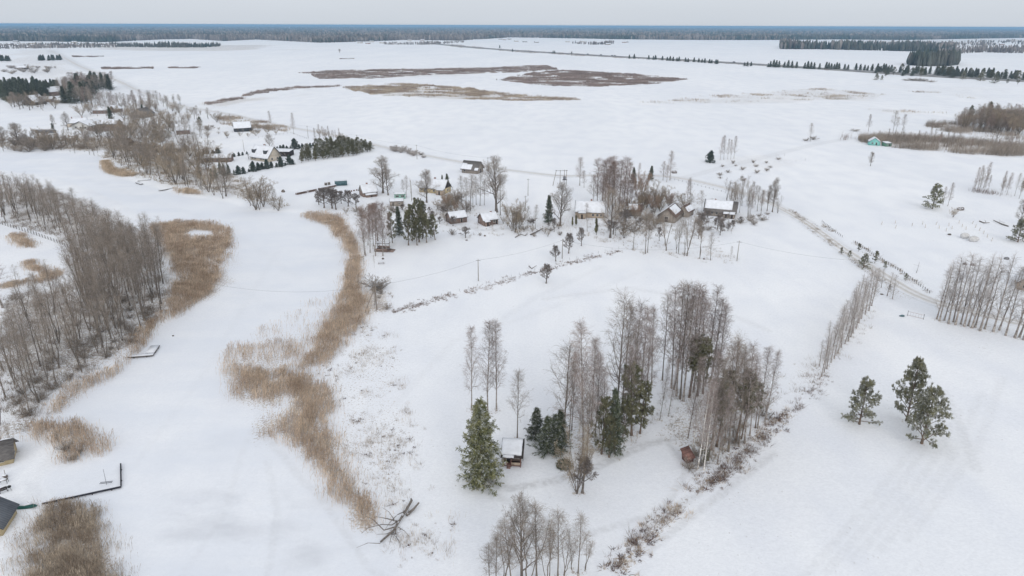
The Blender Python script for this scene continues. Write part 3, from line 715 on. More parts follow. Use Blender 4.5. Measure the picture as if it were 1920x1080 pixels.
forest('wood', [(1462, 92), (1560, 93), (1660, 95), (1740, 97), (1790, 97)], 420, 1500, 17, 28, 'dark spruce wood in the distance behind the right fields', 62, .62)
forest('wood', [(1702, 122), (1740, 124), (1780, 123), (1795, 121)], 95, 420, 18, 27, 'compact dark wood standing behind the roadside spruces', 63, .5)
forest('wood', [(220, 88), (300, 89), (380, 89), (414, 87)], 220, 500, 9, 16, 'dark far wood beyond the white field at the upper left', 64, .6)
forest('wood', [(0, 92), (60, 91), (140, 90), (220, 89)], 500, 500, 7, 13, 'trees of the far village at the upper left', 65, .35, .9)
forest('wood', [(1760, 103), (1840, 98), (1920, 100)], 700, 500, 8, 14, 'scattered woodland at the far right edge', 66, .3)
forest('wood', [(1600, 90), (1700, 88), (1920, 84)], 900, 500, 8, 14, 'grey scrubby woodland in front of the right horizon forest', 67, .2)
forest('wood', [(720, 84), (800, 84), (870, 80)], 200, 240, 6, 11, 'low trees round the far hamlet in the middle', 68, .3)
forest('wood', [(1073, 82), (1110, 84), (1150, 83)], 120, 110, 8, 13, 'frosted trees round the far farm right of centre', 69, .4)

# ------------------------------------------------------------------ air
hm = bpy.data.materials.new('haze_air'); hm.use_nodes = True; ht = hm.node_tree; ht.nodes.clear()
ho = ht.nodes.new('ShaderNodeOutputMaterial'); hv = ht.nodes.new('ShaderNodeVolumePrincipled')
hv.inputs['Color'].default_value = (.40, .69, 1.0, 1); hv.inputs['Density'].default_value = 8.5e-5; hv.inputs['Anisotropy'].default_value = 0
ht.links.new(hv.outputs[0], ho.inputs['Volume'])
hb = MB().box(-95000, 95000, -95000, 95000, -1.6, 77.0).build('haze', hm); tag(hb, 'thin pale winter haze over the whole landscape', kind='stuff')
# ------------------------------------------------------------------ vegetation prototypes
def grow(P, R, n, t0, t1, ang, lens, M_, up, wob, rg, rr=.6, tip=.25, rmin=.008, angj=.25):
    """children of polylines P (N,Mp,3), R (N,Mp)"""
    N, Mp, _ = P.shape
    t = t0+(t1-t0)*(np.arange(n)[None]+rg.uniform(0, 1, (N, n)))/n
    f = t*(Mp-1); i = np.clip(f.astype(int), 0, Mp-2); fr = (f-i)[..., None]
    ar = np.arange(N)[:, None]
    p = P[ar, i]*(1-fr)+P[ar, i+1]*fr; rad = R[ar, i]*(1-fr[..., 0])+R[ar, i+1]*fr[..., 0]
    tg = P[ar, i+1]-P[ar, i]; tg /= np.linalg.norm(tg, axis=-1, keepdims=True)+1e-9
    ref = np.where(np.abs(tg[..., 2:3]) > .9, np.array([1., 0, 0]), np.array([0, 0, 1.]))
    u = np.cross(tg, ref); u /= np.linalg.norm(u, axis=-1, keepdims=True)+1e-9; v = np.cross(tg, u)
    az = (np.arange(n)[None]*2.39996+rg.uniform(0, 6.28, (N, 1))+rg.normal(0, .5, (N, n)))[..., None]
    a = (np.broadcast_to(ang(t) if callable(ang) else ang, t.shape)*(1+rg.normal(0, angj, t.shape)))[..., None]
    d = np.cos(a)*tg+np.sin(a)*(np.cos(az)*u+np.sin(az)*v)
    Ln = (lens(t) if callable(lens) else np.full(t.shape, lens))*rg.uniform(.65, 1.25, t.shape)
    d = d.reshape(-1, 3); p = p.reshape(-1, 3); Ln = Ln.reshape(-1); r0 = np.maximum(rad.reshape(-1)*rr, rmin)
    pts = [p]
    for k in range(M_-1):
        d = d+np.array([0, 0, up])+rg.normal(0, wob, d.shape); d /= np.linalg.norm(d, axis=-1, keepdims=True)
        pts.append(pts[-1]+d*(Ln/(M_-1))[:, None])
    Q = np.stack(pts, 1); s = np.linspace(1, tip, M_)
    return Q, np.maximum(r0[:, None]*s[None], rmin*.6)
def trunk_line(H, r0, r1, rg, wob=.012, M_=10, lean=0.02):
    d = rg.normal(0, lean, 2); t = np.linspace(0, 1, M_)
    off = np.cumsum(rg.normal(0, wob*H/M_*3, (M_, 2)), 0)*.5
    P = np.stack([d[0]*H*t+off[:, 0]-off[0, 0], d[1]*H*t+off[:, 1]-off[0, 1], H*t], -1)[None]
    R = (r1+(r0-r1)*(1-t)**.85); R[0] *= 1.45
    return P, R[None]
def pack(parts):
    V = []; F = []; n = 0
    for P, R, K in parts:
        v, f = tubes(P, R, K); V.append(v); F.append(f+n); n += len(v)
    return np.concatenate(V), np.concatenate(F)
PROTO = {}
def reg(kind, var, trunk, crown, bm, cm, H):
    tv, tf = pack(trunk); cv, cf = pack(crown)
    tm = mk_mesh(kind+'_trunk', tv, [tf], [M[bm]], smooth=True); cm_ = mk_mesh(kind+'_crown', cv, [cf], [M[cm]])
    both = mk_mesh(kind, np.concatenate([tv, cv]), [np.concatenate([tf, cf+len(tv)])], [M[bm], M[cm]], fm=np.concatenate([np.zeros(len(tf)), np.ones(len(cf))]))
    PROTO.setdefault(kind, []).append((tm, cm_, both, H))

def p_birch(seed, H=20, wide=1.0, kind='birch', bm='bark_birch', cm='twig_mauve', base=.22, dens=1.0, n1=40, thick=.0125):
    rg = np.random.default_rng(seed); T = trunk_line(H, .15, .02, rg)
    prof = lambda t: wide*(.32+3.6*np.sin(np.clip((t-base+.08)/(1.04-base), 0, 1)**.60*math.pi)**.9*(1.1-.4*t))
    a = grow(*T, n1, base, .985, lambda t: .95-.35*t, prof, 6, .16, .06, rg, rr=.42, rmin=.02)
    b = grow(*a, int(6.5*dens), .18, .98, .75, lambda t: wide*(1.5-.7*t), 4, -.04, .12, rg, rr=.6, rmin=.012)
    c = grow(*b, int(6*dens), .12, 1., .6, lambda t: .95-.4*t, 3, -.2, .15, rg, rr=.7, rmin=thick, tip=.5)
    c2 = grow(*a, 5, .3, 1., .7, .8, 3, -.15, .15, rg, rr=.5, rmin=thick, tip=.5)
    reg(kind, seed, [(T[0], T[1], 7), (a[0][::3], a[1][::3], 4)], [(a[0], a[1], 3), (b[0], b[1], 3), (c[0], c[1], 3), (c2[0], c2[1], 3)], bm, cm, H)
def p_multi(seed, kind, H, ns, spread, bm, cm, n1=12, n2=6, n3=5, l1=.22, thick=.014, base=.3, r0=.11, up=.12):
    """several stems from one stool"""
    rg = np.random.default_rng(seed); ps = []; rs = []
    for i in range(ns):
        az = 6.28*i/ns+rg.uniform(-.5, .5); sp = spread*rg.uniform(.35, 1.1); h = H*rg.uniform(.72, 1.0); Mn = 9
        t = np.linspace(0, 1, Mn); rad = np.sin(sp)*h*(t**(1.15))+.12
        x = np.cos(az)*rad+np.cumsum(rg.normal(0, .012*h, Mn)); y = np.sin(az)*rad+np.cumsum(rg.normal(0, .012*h, Mn))
        ps.append(np.stack([x, y, h*t*np.cos(sp*.6)*np.cos(min(sp, 1.3))**.6], -1)); rs.append(.018+(r0*rg.uniform(.7, 1.1)-.018)*(1-t)**.8)
    P = np.stack(ps); P[..., :2] -= P[:, :1, :2]*.55; R = np.stack(rs)
    a = grow(P, R, n1, base, .98, .6, lambda t: H*l1*(1.25-t*.9), 5, up, .08, rg, rr=.45, rmin=.016)
    b = grow(*a, n2, .2, 1., .7, lambda t: H*.085*(1.3-.7*t), 4, up*.4, .12, rg, rr=.6, rmin=.012)
    c = grow(*b, n3, .2, 1., .6, H*.04, 3, 0, .15, rg, rr=.7, rmin=thick, tip=.5)
    reg(kind, seed, [(P, R, 6)], [(a[0], a[1], 3), (b[0], b[1], 3), (c[0], c[1], 3)], bm, cm, H)
def p_oak(seed, H=16, kind='oak', up=.035, spread=.46, bm='bark_dark', cm='twig_grey', n1=20, thick=.015, base=.18, r0=.42):
    rg = np.random.default_rng(seed); T = trunk_line(H*.92, r0, .05, rg, wob=.02)
    a = grow(*T, n1, base, .97, lambda t: 1.15-.75*t, lambda t: H*spread*(1.08-.62*t)*(.7+.5*np.sin(t*math.pi)), 8, up, .11, rg, rr=.5, rmin=.04)
    b = grow(*a, 8, .22, .98, .75, lambda t: H*.17*(1.3-.75*t), 5, .06, .14, rg, rr=.55, rmin=.02)
    c = grow(*b, 7, .2, 1., .7, lambda t: H*.075*(1.2-.5*t), 4, .03, .18, rg, rr=.6, rmin=.014)
    d = grow(*c, 4, .3, 1., .65, H*.035, 2, 0, .2, rg, rr=.7, rmin=thick, tip=.6)
    reg(kind, seed, [(T[0], T[1], 8), (a[0], a[1], 5)], [(b[0], b[1], 3), (c[0], c[1], 3), (d[0], d[1], 3)], bm, cm, H)
def spikes(P0, D, Ln, w):
    P = np.stack([P0, P0+D*Ln[:, None]*.45, P0+D*Ln[:, None]], 1); R = np.array([.45, 1.0, .12])[None]*w[:, None]; return P, R
def p_spruce(seed, H=14, R0=3.2, kind='spruce', cm='needle_spruce', nb=150, nt=30, base=.05, droop=1.0, w=.06):
    rg = np.random.default_rng(seed); T = trunk_line(H, .22, .02, rg, wob=.004, lean=.008)
    prof = lambda t: R0*1.25*((1.0-t)**.78)*np.clip((1.04-t)*4.5, .3, 1)*(.84+.30*np.sin(t*61+seed))+.08
    a = grow(*T, nb, base, .985, lambda t: 1.72-.5*t, prof, 6, .055, .03, rg, rr=.25, rmin=.018, angj=.06)
    b = grow(*a, 5, .25, .9, .75, lambda t: .34*R0*(1.1-t*.5), 3, -.10*droop, .08, rg, rr=.6, rmin=.012)
    out = []
    for (P, R), n, ln, ww in ((a, nt, .42, w), (b, 9, .32, w*.85)):
        q = grow(P, R, n, .12, 1.0, .8, ln*(R0/2.6)**.6, 3, -.16*droop, .15, rg, rr=.01, rmin=.001)
        Rr = np.array([.5, 1.0, .15])[None]*(ww*rg.uniform(.6, 1.3, len(q[0])))[:, None]
        out.append((q[0], Rr, 3))
    tipc = grow(T[0], T[1], 24, .9, 1.0, .7, .3, 3, .1, .1, rg, rr=.01, rmin=.001); out.append((tipc[0], np.array([.5, 1, .15])[None]*np.full((24, 1), w), 3))
    reg(kind, seed, [(T[0], T[1], 7)], [(a[0], a[1], 3)]+out, 'bark_dark', cm, H)
def p_pine(seed, H=12, kind='pine', cm='needle_pine', spread=.30, base=.12, n1=26, tuft=11, ln=.30, w=.05, n2=7, conic=False):
    rg = np.random.default_rng(seed); T = trunk_line(H*.97, .20, .03, rg, wob=.012)
    a = grow(*T, n1, base, .98, lambda t: (1.5 if conic else 1.35)-.65*t, (lambda t: H*spread*(1.03-t)**.75*1.1) if conic else (lambda t: H*spread*(1.02-t)**.55*(.55+.6*np.clip((t-base)*3, 0, 1))), 7, .035 if conic else .13, .07, rg, rr=.42, rmin=.025)
    b = grow(*a, n2, .35, 1., .75, lambda t: H*.085*(1.25-.5*t), 4, .08, .1, rg, rr=.5, rmin=.014)
    out = []
    for (P, R), k0 in ((b, .45), (a, .8)):
        q = grow(P, R, tuft if P is b[0] else 9, k0, 1.0, .95, ln, 3, .10, .15, rg, rr=.01, rmin=.001)
        q2 = grow(q[0], np.full(q[0].shape[:2], .02), 4, .1, 1.0, .8, ln*.7, 2, .12, .1, rg, rr=.01, rmin=.001)
        out.append((q[0], np.array([.6, 1.0, .15])[None]*(w*rg.uniform(.6, 1.3, len(q[0])))[:, None], 3))
        out.append((q2[0], np.array([.9, .15])[None]*(w*rg.uniform(.5, 1.1, len(q2[0])))[:, None], 3))
    reg(kind, seed, [(T[0], T[1], 7), (a[0], a[1], 4)], [(b[0], b[1], 3)]+out, 'bark_pine', cm, H)

for s in range(4): p_birch(s)
for s in range(2): p_birch(5+s, kind='white_birch', bm='bark_white', dens=.8)
for s in range(2): p_birch(26+s, kind='brown_birch', wide=1.15, base=.25, cm='twig_brown')
for s in range(2): p_birch(20+s, kind='lower_birch', wide=.72, base=.14, cm='twig_pale', n1=24, H=12, thick=.012, dens=.72)
for s in range(3): p_birch(10+s, kind='aspen', wide=1.35, bm='bark_grey', cm='twig_grey', base=.30, n1=30)
for s in range(4): p_multi(30+s, 'alder', 19, 2 if s % 2 else 3, .21, 'bark_grey', 'twig_grey', n1=14, n2=5, n3=5, l1=.19, base=.40, r0=.17, thick=.016)
for s in range(2): p_multi(40+s, 'willow', 9, 9, .55, 'bark_grey', 'twig_tan', n1=10, n2=6, n3=5, l1=.26, base=.25, r0=.08)
for s in range(1): p_multi(45+s, 'rust_willow', 9, 10, .42, 'bark_grey', 'twig_rust', n1=12, n2=7, n3=6, l1=.24, base=.25, r0=.08)
for s in range(3): p_multi(50+s, 'shrub', 3, 16, 1.15, 'bark_grey', 'twig_grey', n1=8, n2=5, n3=4, l1=.34, base=.05, r0=.03, thick=.012, up=.05)
for s in range(2): p_multi(55+s, 'frost_shrub', 3, 16, 1.1, 'bark_grey', 'twig_pale', n1=10, n2=6, n3=4, l1=.34, base=.05, r0=.03, thick=.014, up=.06)
for s in range(3): p_oak(60+s)
for s in range(2): p_oak(70+s, H=5, kind='apple', spread=.5, cm='twig_dark', n1=13, thick=.02, base=.22, r0=.16)
for s in range(2): p_spruce(80+s)
p_spruce(85, kind='olive_spruce', cm='needle_olive', H=15, R0=3.9, nb=210, nt=30, base=.03, w=.075, droop=1.3)
for s in range(2): p_spruce(88+s, kind='young_spruce', H=4.5, R0=1.9, nb=70, nt=16, base=.04, cm='needle_blue', w=.06)
for s in range(3): p_pine(90+s, spread=.33, n1=30)
p_pine(95, kind='broad_pine', cm='needle_light', spread=.47, n1=54, base=.05, H=9, ln=.26, w=.044, n2=9, conic=True, tuft=9)
p_pine(96, kind='broad_pine', cm='needle_light', spread=.45, n1=50, base=.05, H=9, ln=.26, w=.044, n2=9, conic=True, tuft=9)
p_pine(99, kind='tall_pine', spread=.20, n1=24, base=.45, H=17, cm='needle_pine', ln=.34, w=.06)
def p_thuja(seed):
    rg = np.random.default_rng(seed); H = 4.5; T = trunk_line(H, .09, .02, rg, wob=.003)
    a = grow(*T, 120, .06, .99, .42, lambda t: 1.25*(1.05-t)**.7, 4, .05, .04, rg, rr=.3, rmin=.012)
    q = grow(*a, 16, .1, 1., .5, .32, 3, .05, .1, rg, rr=.01, rmin=.001)
    reg('thuja', seed, [(T[0], T[1], 6)], [(q[0], np.array([.6, 1, .15])[None]*np.full((len(q[0]), 1), .055), 3)], 'bark_dark', 'needle_pine', H)
p_thuja(100)

ORD = ['first', 'second', 'third', 'fourth', 'fifth', 'sixth', 'seventh', 'eighth', 'ninth', 'tenth', 'eleventh', 'twelfth', 'thirteenth', 'fourteenth', 'fifteenth',
       'sixteenth', 'seventeenth', 'eighteenth', 'nineteenth', 'twentieth', 'twenty-first', 'twenty-second', 'twenty-third', 'twenty-fourth', 'twenty-fifth', 'twenty-sixth', 'twenty-seventh', 'twenty-eighth', 'twenty-ninth', 'thirtieth']
KN = {'birch': 'birch_tree', 'brown_birch': 'birch_tree', 'white_birch': 'birch_tree', 'frost_shrub': 'shrub', 'lower_birch': 'birch_tree', 'aspen': 'aspen_tree', 'alder': 'alder_tree', 'willow': 'willow_tree', 'rust_willow': 'willow_tree', 'shrub': 'shrub', 'oak': 'oak_tree',
      'apple': 'apple_tree', 'spruce': 'spruce_tree', 'olive_spruce': 'spruce_tree', 'young_spruce': 'spruce_tree', 'pine': 'pine_tree', 'broad_pine': 'pine_tree', 'tall_pine': 'pine_tree', 'thuja': 'thuja_tree'}
TREES = 0
FEET = []
def tree(kind, px, py, h, label, group=None, sx=1.0, small=False, world=None, cat='tree', name=None):
    global TREES; TREES += 1
    x, y = world if world is not None else G(px, py)
    z = gz(x, y)-.05
    if y < 420: FEET.append((x, y, min(2.2, .5+h*.07)))
    v = PROTO[kind]; tm, cm, both, H = v[RND.randrange(len(v))]
    if kind in ('birch', 'white_birch', 'aspen', 'brown_birch'): sx = sx*1.22
    s = h/H; rz = RND.uniform(0, 6.28); nme = name or KN[kind]
    if small:
        o = link(nme, both, loc=(x, y, z)); o.rotation_euler = (RND.uniform(-.03, .03), RND.uniform(-.03, .03), rz); o.scale = (s*sx, s*sx, s)
        return tag(o, label, cat, group)
    r = empty(nme, (x, y, z), rz, (s*sx, s*sx, s), label, cat, group)
    r.rotation_euler = (RND.gauss(0, .035), RND.gauss(0, .035), rz)
    link('trunk', tm, r); link('crown', cm, r)
    return r
def ordname(i): return ORD[i] if i < len(ORD) else None
def put(items, tmpl, group, order='x', small=False, cat='tree'):
    """items: (kind, px, py, ytop or None, [sx], [height]); label by position in the order"""
    key = (lambda q: q[1]) if order == 'x' else (lambda q: -q[2])
    byk = {}
    for q in sorted(items, key=key): byk.setdefault(tmpl[q[0]] if isinstance(tmpl, dict) else tmpl, []).append(q)
    for tm, qs in byk.items():
        for i, q in enumerate(qs):
            k, px, py, yt = q[:4]; sx = q[4] if len(q) > 4 else 1.0
            h = hgt(px, py, yt)
            o_ = (ordname(i)+' ') if len(qs) > 1 else ''
            lab = tm.replace('{o} ', o_) if len(qs) > 1 else tm.replace('{o} ', '').replace(' from the left', '').replace(' from the near end', '')
            tree(k, px, py, h, lab, group if len(items) > 1 else None, sx, small, cat=cat)
def poisson(pts, n, dmin, seed, keep=None):
    rg = random.Random(seed); P = GP(pts); x0, y0 = P.min(0); x1, y1 = P.max(0); out = []; tries = 0
    while len(out) < n and tries < n*400:
        tries += 1; x = rg.uniform(x0, x1); y = rg.uniform(y0, y1)
        if any((x-a)**2+(y-b)**2 < dmin*dmin for a, b in out): continue
        if poly_sd(np.array([x]), np.array([y]), P)[0] < 0: continue
        if keep and not keep(x, y): continue
        out.append((x, y))
    return out
def scatter(kinds, pts, n, dmin, hr, phrase, where, group, seed, sx=1.0, small=False, cat='tree', band=12):
    """individual trees in an area; label = place in a rank from the front"""
    ps = poisson(pts, n, dmin, seed); ps.sort(key=lambda q: q[1])
    nb = max(1, math.ceil(len(ps)/band)); k = math.ceil(len(ps)/nb)
    for b in range(nb):
        row = sorted(ps[b*k:(b+1)*k], key=lambda q: q[0]/q[1])
        for i, (x, y) in enumerate(row):
            kd = kinds[RND.randrange(len(kinds))]; nmk = KN[kd].replace('_tree', '')
            rank = ('' if nb == 1 else ', '+ORD[b]+' rank')
            lab = f'{phrase} {nmk} {where}{rank}, {ORD[i]} from left'
            tree(kd, 0, 0, RND.uniform(*hr), lab, group, sx*RND.uniform(.85, 1.15), small, (x, y), cat)
# ------------------------------------------------------------------ trees: middle grove
put([('birch', 884, 769, 612, .75), ('birch', 914, 776, 604, .85), ('birch', 931, 770, 602, .8)],
    '{o} tall thin birch from the left in the trio behind the big spruce', 'birches behind the big spruce')
put([('aspen', 970, 822, 693, .9)], 'slender leafless sapling rising just behind the small cabin', None)
put([('olive_spruce', 902, 904, 752, .86)], 'big olive green spruce with snow on its boughs left of the small cabin', None)
put([('spruce', 1003, 824, 766, 1.25), ('spruce', 1026, 848, 782, 1.4), ('spruce', 1040, 846, 776, 1.3), ('spruce', 1050, 838, 768, 1.1)],
    '{o} dark little spruce from the left in the clump right of the cabin', 'small dark spruces right of the cabin')
put([('aspen', 1055, 834, 646, 1.1), ('birch', 1072, 806, 664, .8), ('birch', 1094, 852, 605, .85), ('white_birch', 1086, 812, 690, .8), ('white_birch', 1102, 848, 672, .8), ('birch', 1116, 816, 658, .7),
     ('white_birch', 1125, 822, 640, .7), ('birch', 1108, 800, 630, .8), ('birch', 1067, 820, 676, .8), ('birch', 1132, 828, 690, .7), ('aspen', 1100, 862, 740, .9)],
    {'aspen': '{o} bare grey aspen from the left in the left part of the grove', 'birch': '{o} mauve birch from the left in the left part of the grove', 'white_birch': '{o} white-stemmed birch from the left in the left part of the grove'}, 'bare trees in the left part of the grove')
put([('aspen', 1153, 800, 556, .9), ('birch', 1164, 790, 572, .85), ('birch', 1178, 792, 560, .7), ('birch', 1186, 772, 600, .8), ('birch', 1198, 762, 576, .8), ('birch', 1210, 760, 610, .8),
     ('birch', 1222, 722, 573, .85), ('aspen', 1242, 713, 554, .75), ('birch', 1172, 812, 640, .7)],
    {'aspen': '{o} tall grey aspen from the left in the middle of the grove', 'birch': '{o} tall mauve birch from the left in the middle of the grove'}, 'tall trees in the middle of the grove')
put([('birch', 1259, 728, 543, .85), ('birch', 1264, 730, 552, .8), ('birch', 1268, 742, 534, .8), ('aspen', 1275, 748, 536, .8), ('birch', 1281, 752, 538, .9), ('birch', 1293, 742, 534, .9), ('birch', 1300, 735, 546, .9),
     ('birch', 1311, 726, 556, 1.0), ('birch', 1322, 724, 545, .9), ('birch', 1332, 722, 560, 1.0), ('birch', 1342, 735, 575, .9), ('birch', 1237, 787, 668, .5), ('birch', 1253, 780, 674, .5)],
    {'aspen': 'tall grey aspen among the birches at the back of the grove', 'birch': '{o} tall birch from the left in the cluster at the back right of the grove'}, 'tall birches at the back of the grove')
put([('pine', 1184, 815, 690, .9), ('pine', 1200, 812, 720, .9), ('tall_pine', 1292, 745, 640, 1.35), ('tall_pine', 1308, 742, 634, 1.2), ('pine', 1318, 738, 640, 1.0)],
    '{o} broad green pine from the left inside the grove', 'pines inside the grove')
put([('spruce', 1152, 850, 728, .62), ('pine', 1128, 850, 748, .85), ('pine', 1142, 856, 782, .9), ('pine', 1167, 826, 752, .9)],
    {'spruce': 'narrow dark spruce rising in the middle of the grove', 'pine': '{o} low olive pine from the left at the foot of the dark spruce'}, 'conifers at the foot of the grove')
put([('white_birch', 1298, 846, 690, .7), ('white_birch', 1308, 878, 706, .75), ('white_birch', 1320, 880, 716, .75), ('white_birch', 1316, 868, 700, .7), ('aspen', 1328, 862, 676, .7), ('birch', 1338, 852, 664, .8), ('birch', 1350, 842, 650, .8),
     ('aspen', 1366, 846, 632, .75), ('birch', 1358, 828, 640, .8), ('aspen', 1385, 836, 650, .7), ('birch', 1396, 830, 641, .9), ('birch', 1406, 816, 664, .8), ('birch', 1420, 802, 652, .8), ('birch', 1434, 790, 656, .8),
     ('birch', 1290, 820, 664, .7), ('birch', 1345, 868, 720, .7), ('birch', 1374, 818, 652, .7), ('birch', 1330, 800, 650, .8)],
    {'birch': '{o} slim grey birch from the left among the trees beside the ditch', 'white_birch': '{o} white-stemmed birch from the left in front beside the ditch', 'aspen': '{o} grey aspen from the left among the trees beside the ditch'}, 'bare trees beside the ditch')
put([('tall_pine', 1333, 842, 716, 1.3), ('tall_pine', 1343, 836, 700, 1.1), ('tall_pine', 1380, 826, 698, 1.15), ('tall_pine', 1390, 822, 712, 1.0), ('tall_pine', 1416, 802, 720, 1.0), ('pine', 1322, 868, 838, 1.0)],
    '{o} pine from the left among the bare trees beside the ditch', 'pines beside the ditch')
put([('willow', 1082, 924, 795, .62), ('apple', 1092, 922, 862, 1.0)],
    {'willow': 'small grey spreading tree standing alone in front of the grove', 'apple': 'low drooping bush against the lone tree in front of the grove'}, None)
put([('aspen', 917, 1098, 1022, 1.3), ('alder', 945, 1100, 980, 1.1), ('oak', 979, 1092, 944, .62), ('aspen', 1006, 1086, 942, 1.2), ('alder', 1022, 1094, 996, 1.1), ('aspen', 1046, 1082, 954, 1.1),
     ('alder', 1058, 1078, 990, 1.0), ('aspen', 1084, 1073, 962, 1.0), ('alder', 1072, 1066, 1000, 1.0), ('alder', 1097, 1068, 1000, 1.0), ('aspen', 930, 1104, 1005, 1.2), ('alder', 992, 1104, 965, 1.1), ('aspen', 1030, 1090, 985, .9), ('aspen', 960, 1106, 975, 1.1)],
    '{o} grey bare tree from the left in the group at the bottom edge', 'bare trees at the bottom edge')
put([('broad_pine', 1611, 796, 714, .82), ('broad_pine', 1699, 790, 672, .58), ('broad_pine', 1728, 832, 728, .80)],
    '{o} big snowy pine from the left on the smooth right field', 'pines on the right field')
# birch row along the field edge
row = [(1540, 706, 638), (1545, 699, 640), (1550, 692, 622), (1558, 680, 606), (1564, 672, 596), (1571, 662, 580), (1577, 652, 572), (1584, 645, 566), (1590, 640, 556), (1595, 632, 548), (1599, 625, 540),
       (1605, 616, 530), (1610, 606, 528), (1615, 598, 520), (1622, 590, 512), (1629, 583, 506), (1634, 574, 505)]
put([('lower_birch', a, b, c, 1.0) for a, b, c in row], '{o} birch from the near end of the leaning row along the field edge', 'birches in the row along the field edge', order='y')
row2 = [(a-9, b-12, c-2) for a, b, c in row[1:14:2]]
put([('lower_birch', a, b, c, 1.0) for a, b, c in row2], '{o} birch from the near end in the second line behind the field edge row', 'birches in the second line', order='y')
br = [(1756, 599, 500), (1761, 603, 492), (1770, 602, 505), (1778, 608, 486), (1787, 605, 492), (1791, 610, 478), (1801, 609, 498), (1807, 613, 484), (1815, 612, 500), (1822, 616, 480), (1828, 615, 496), (1837, 621, 486),
      (1846, 618, 500), (1862, 623, 484), (1873, 620, 500), (1885, 630, 506), (1902, 634, 494), (1911, 633, 504), (1919, 638, 500)]
put([('lower_birch', a, b, c, .95) for a, b, c in br], '{o} pale birch from the left in the right roadside row', 'birches in the right roadside row')
# trees along the boundary in the middle
put([('oak', 1144, 446, 362, .8), ('aspen', 1187, 468, 400, 1.0), ('aspen', 1210, 476, 394, 1.0), ('aspen', 1214, 474, 400, .9), ('alder', 1249, 470, 396, 1.15), ('alder', 1268, 475, 412, .7), ('alder', 1272, 476, 404, .7), ('alder', 1283, 480, 400, .8),
     ('alder', 1288, 480, 384, .9), ('alder', 1312, 485, 410, 1.1), ('aspen', 1332, 488, 436, 1.1), ('aspen', 1154, 442, 395, 1.0), ('aspen', 1101, 434, 382, .8), ('aspen', 1370, 486, 462, .8)],
    '{o} bare tree from the left in the line of trees below the farmhouses', 'line of trees below the farmhouses')
put([('apple', 1313, 436, 402, 1.1), ('apple', 1345, 430, 404, 1.0), ('apple', 1164, 420, 398, .8), ('apple', 1236, 452, 428, .7)],
    '{o} low dark garden tree from the left beside the farmhouses', 'garden trees beside the farmhouses')
put([('brown_birch', 1120, 392, 298, 1.1), ('brown_birch', 1128, 386, 302, 1.1), ('brown_birch', 1134, 398, 300, 1.1), ('brown_birch', 1141, 388, 296, 1.2), ('brown_birch', 1148, 396, 304, 1.1), ('brown_birch', 1154, 386, 294, 1.2), ('brown_birch', 1160, 398, 300, 1.1), ('brown_birch', 1168, 390, 296, 1.2),
     ('brown_birch', 1174, 384, 306, 1.1), ('brown_birch', 1148, 378, 300, 1.2), ('brown_birch', 1126, 400, 330, 1.1), ('brown_birch', 1178, 396, 325, 1.1)],
    '{o} birch from the left in the dense brown clump behind the farmhouse', 'dense birches behind the farmhouse')
put([('rust_willow', 1203, 372, 320, .62), ('rust_willow', 1192, 366, 330, .6), ('willow', 1222, 391, 334, 1.0), ('willow', 1236, 392, 344, 1.0), ('willow', 1206, 394, 350, .9)],
    {'rust_willow': '{o} rusty orange willow from the left behind the farm shed', 'willow': '{o} fan-shaped brown willow from the left right of the birch clump'}, 'willows behind the farm shed')
put([('birch', 1087, 348, 295, 1.35), ('birch', 1095, 352, 320, 1.2)], '{o} frosty birch from the left beside the power transformer', 'birches beside the transformer')
put([('spruce', 1188, 343, 314, .9), ('spruce', 1219, 337, 311, 1.1), ('young_spruce', 1331, 305, 284, 1.1)],
    '{o} small spruce from the left along the lane behind the farm', 'spruces along the lane behind the farm')
put([('birch', 1196, 342, 305, .9), ('birch', 1256, 338, 283, 1.3), ('birch', 1243, 338, 303, 1.5), ('birch', 1250, 341, 310, 1.4)],
    '{o} pale birch from the left standing by the far lane', 'birches by the far lane')
put([('birch', 1288, 381, 338, .9), ('birch', 1294, 382, 334, .9), ('aspen', 1316, 399, 358, 1.2), ('oak', 1448, 398, 340, .62), ('oak', 1438, 396, 352, .6), ('alder', 1458, 400, 366, 1.2)],
    {'birch': '{o} birch from the left on the slope behind the barns', 'aspen': 'bare tree at the left end of the long snowy farmhouse', 'oak': '{o} dark branching tree from the left at the lane corner', 'alder': 'low bare tree at the corner of the lane'}, 'bare trees round the long farmhouse')
scatter(['alder', 'aspen', 'birch'], [(1350, 372), (1400, 368), (1428, 376), (1430, 402), (1400, 410), (1352, 392)], 24, 2.2, (8, 11.5), 'grey bare', 'in the thicket behind the long farmhouse', 'thicket behind the long farmhouse', 3, 1.0, band=12)
put([('spruce', 1029, 418, 367, .85)], 'dark spruce left of the cream farmhouse', None)
put([('oak', 1050, 423, 350, .95), ('aspen', 990, 428, 386, 1.0), ('aspen', 1004, 429, 384, .9), ('apple', 1039, 434, 412, .7), ('willow', 966, 436, 372, .8), ('willow', 974, 430, 385, .7)],
    {'oak': 'spreading bare tree between the spruce and the cream farmhouse', 'aspen': '{o} thin bare tree from the left left of the dark spruce', 'apple': 'tiny bare garden tree below the dark spruce', 'willow': '{o} brushy willow from the left by the garden path'}, 'garden trees left of the farmhouse')
put([('apple', 1024, 531, 499, 1.0), ('apple', 1042, 490, 463, 1.0), ('apple', 1066, 475, 442, .95), ('apple', 1090, 461, 431, .8)],
    '{o} gnarled apple tree from the left in the open orchard', 'apple trees in the open orchard')
put([('thuja', 1118, 440, 411, .9), ('thuja', 1073, 424, 407, .9), ('thuja', 1080, 423, 404, 1.0)], '{o} green thuja from the left in front of the cream farmhouse', 'thujas before the farmhouse')
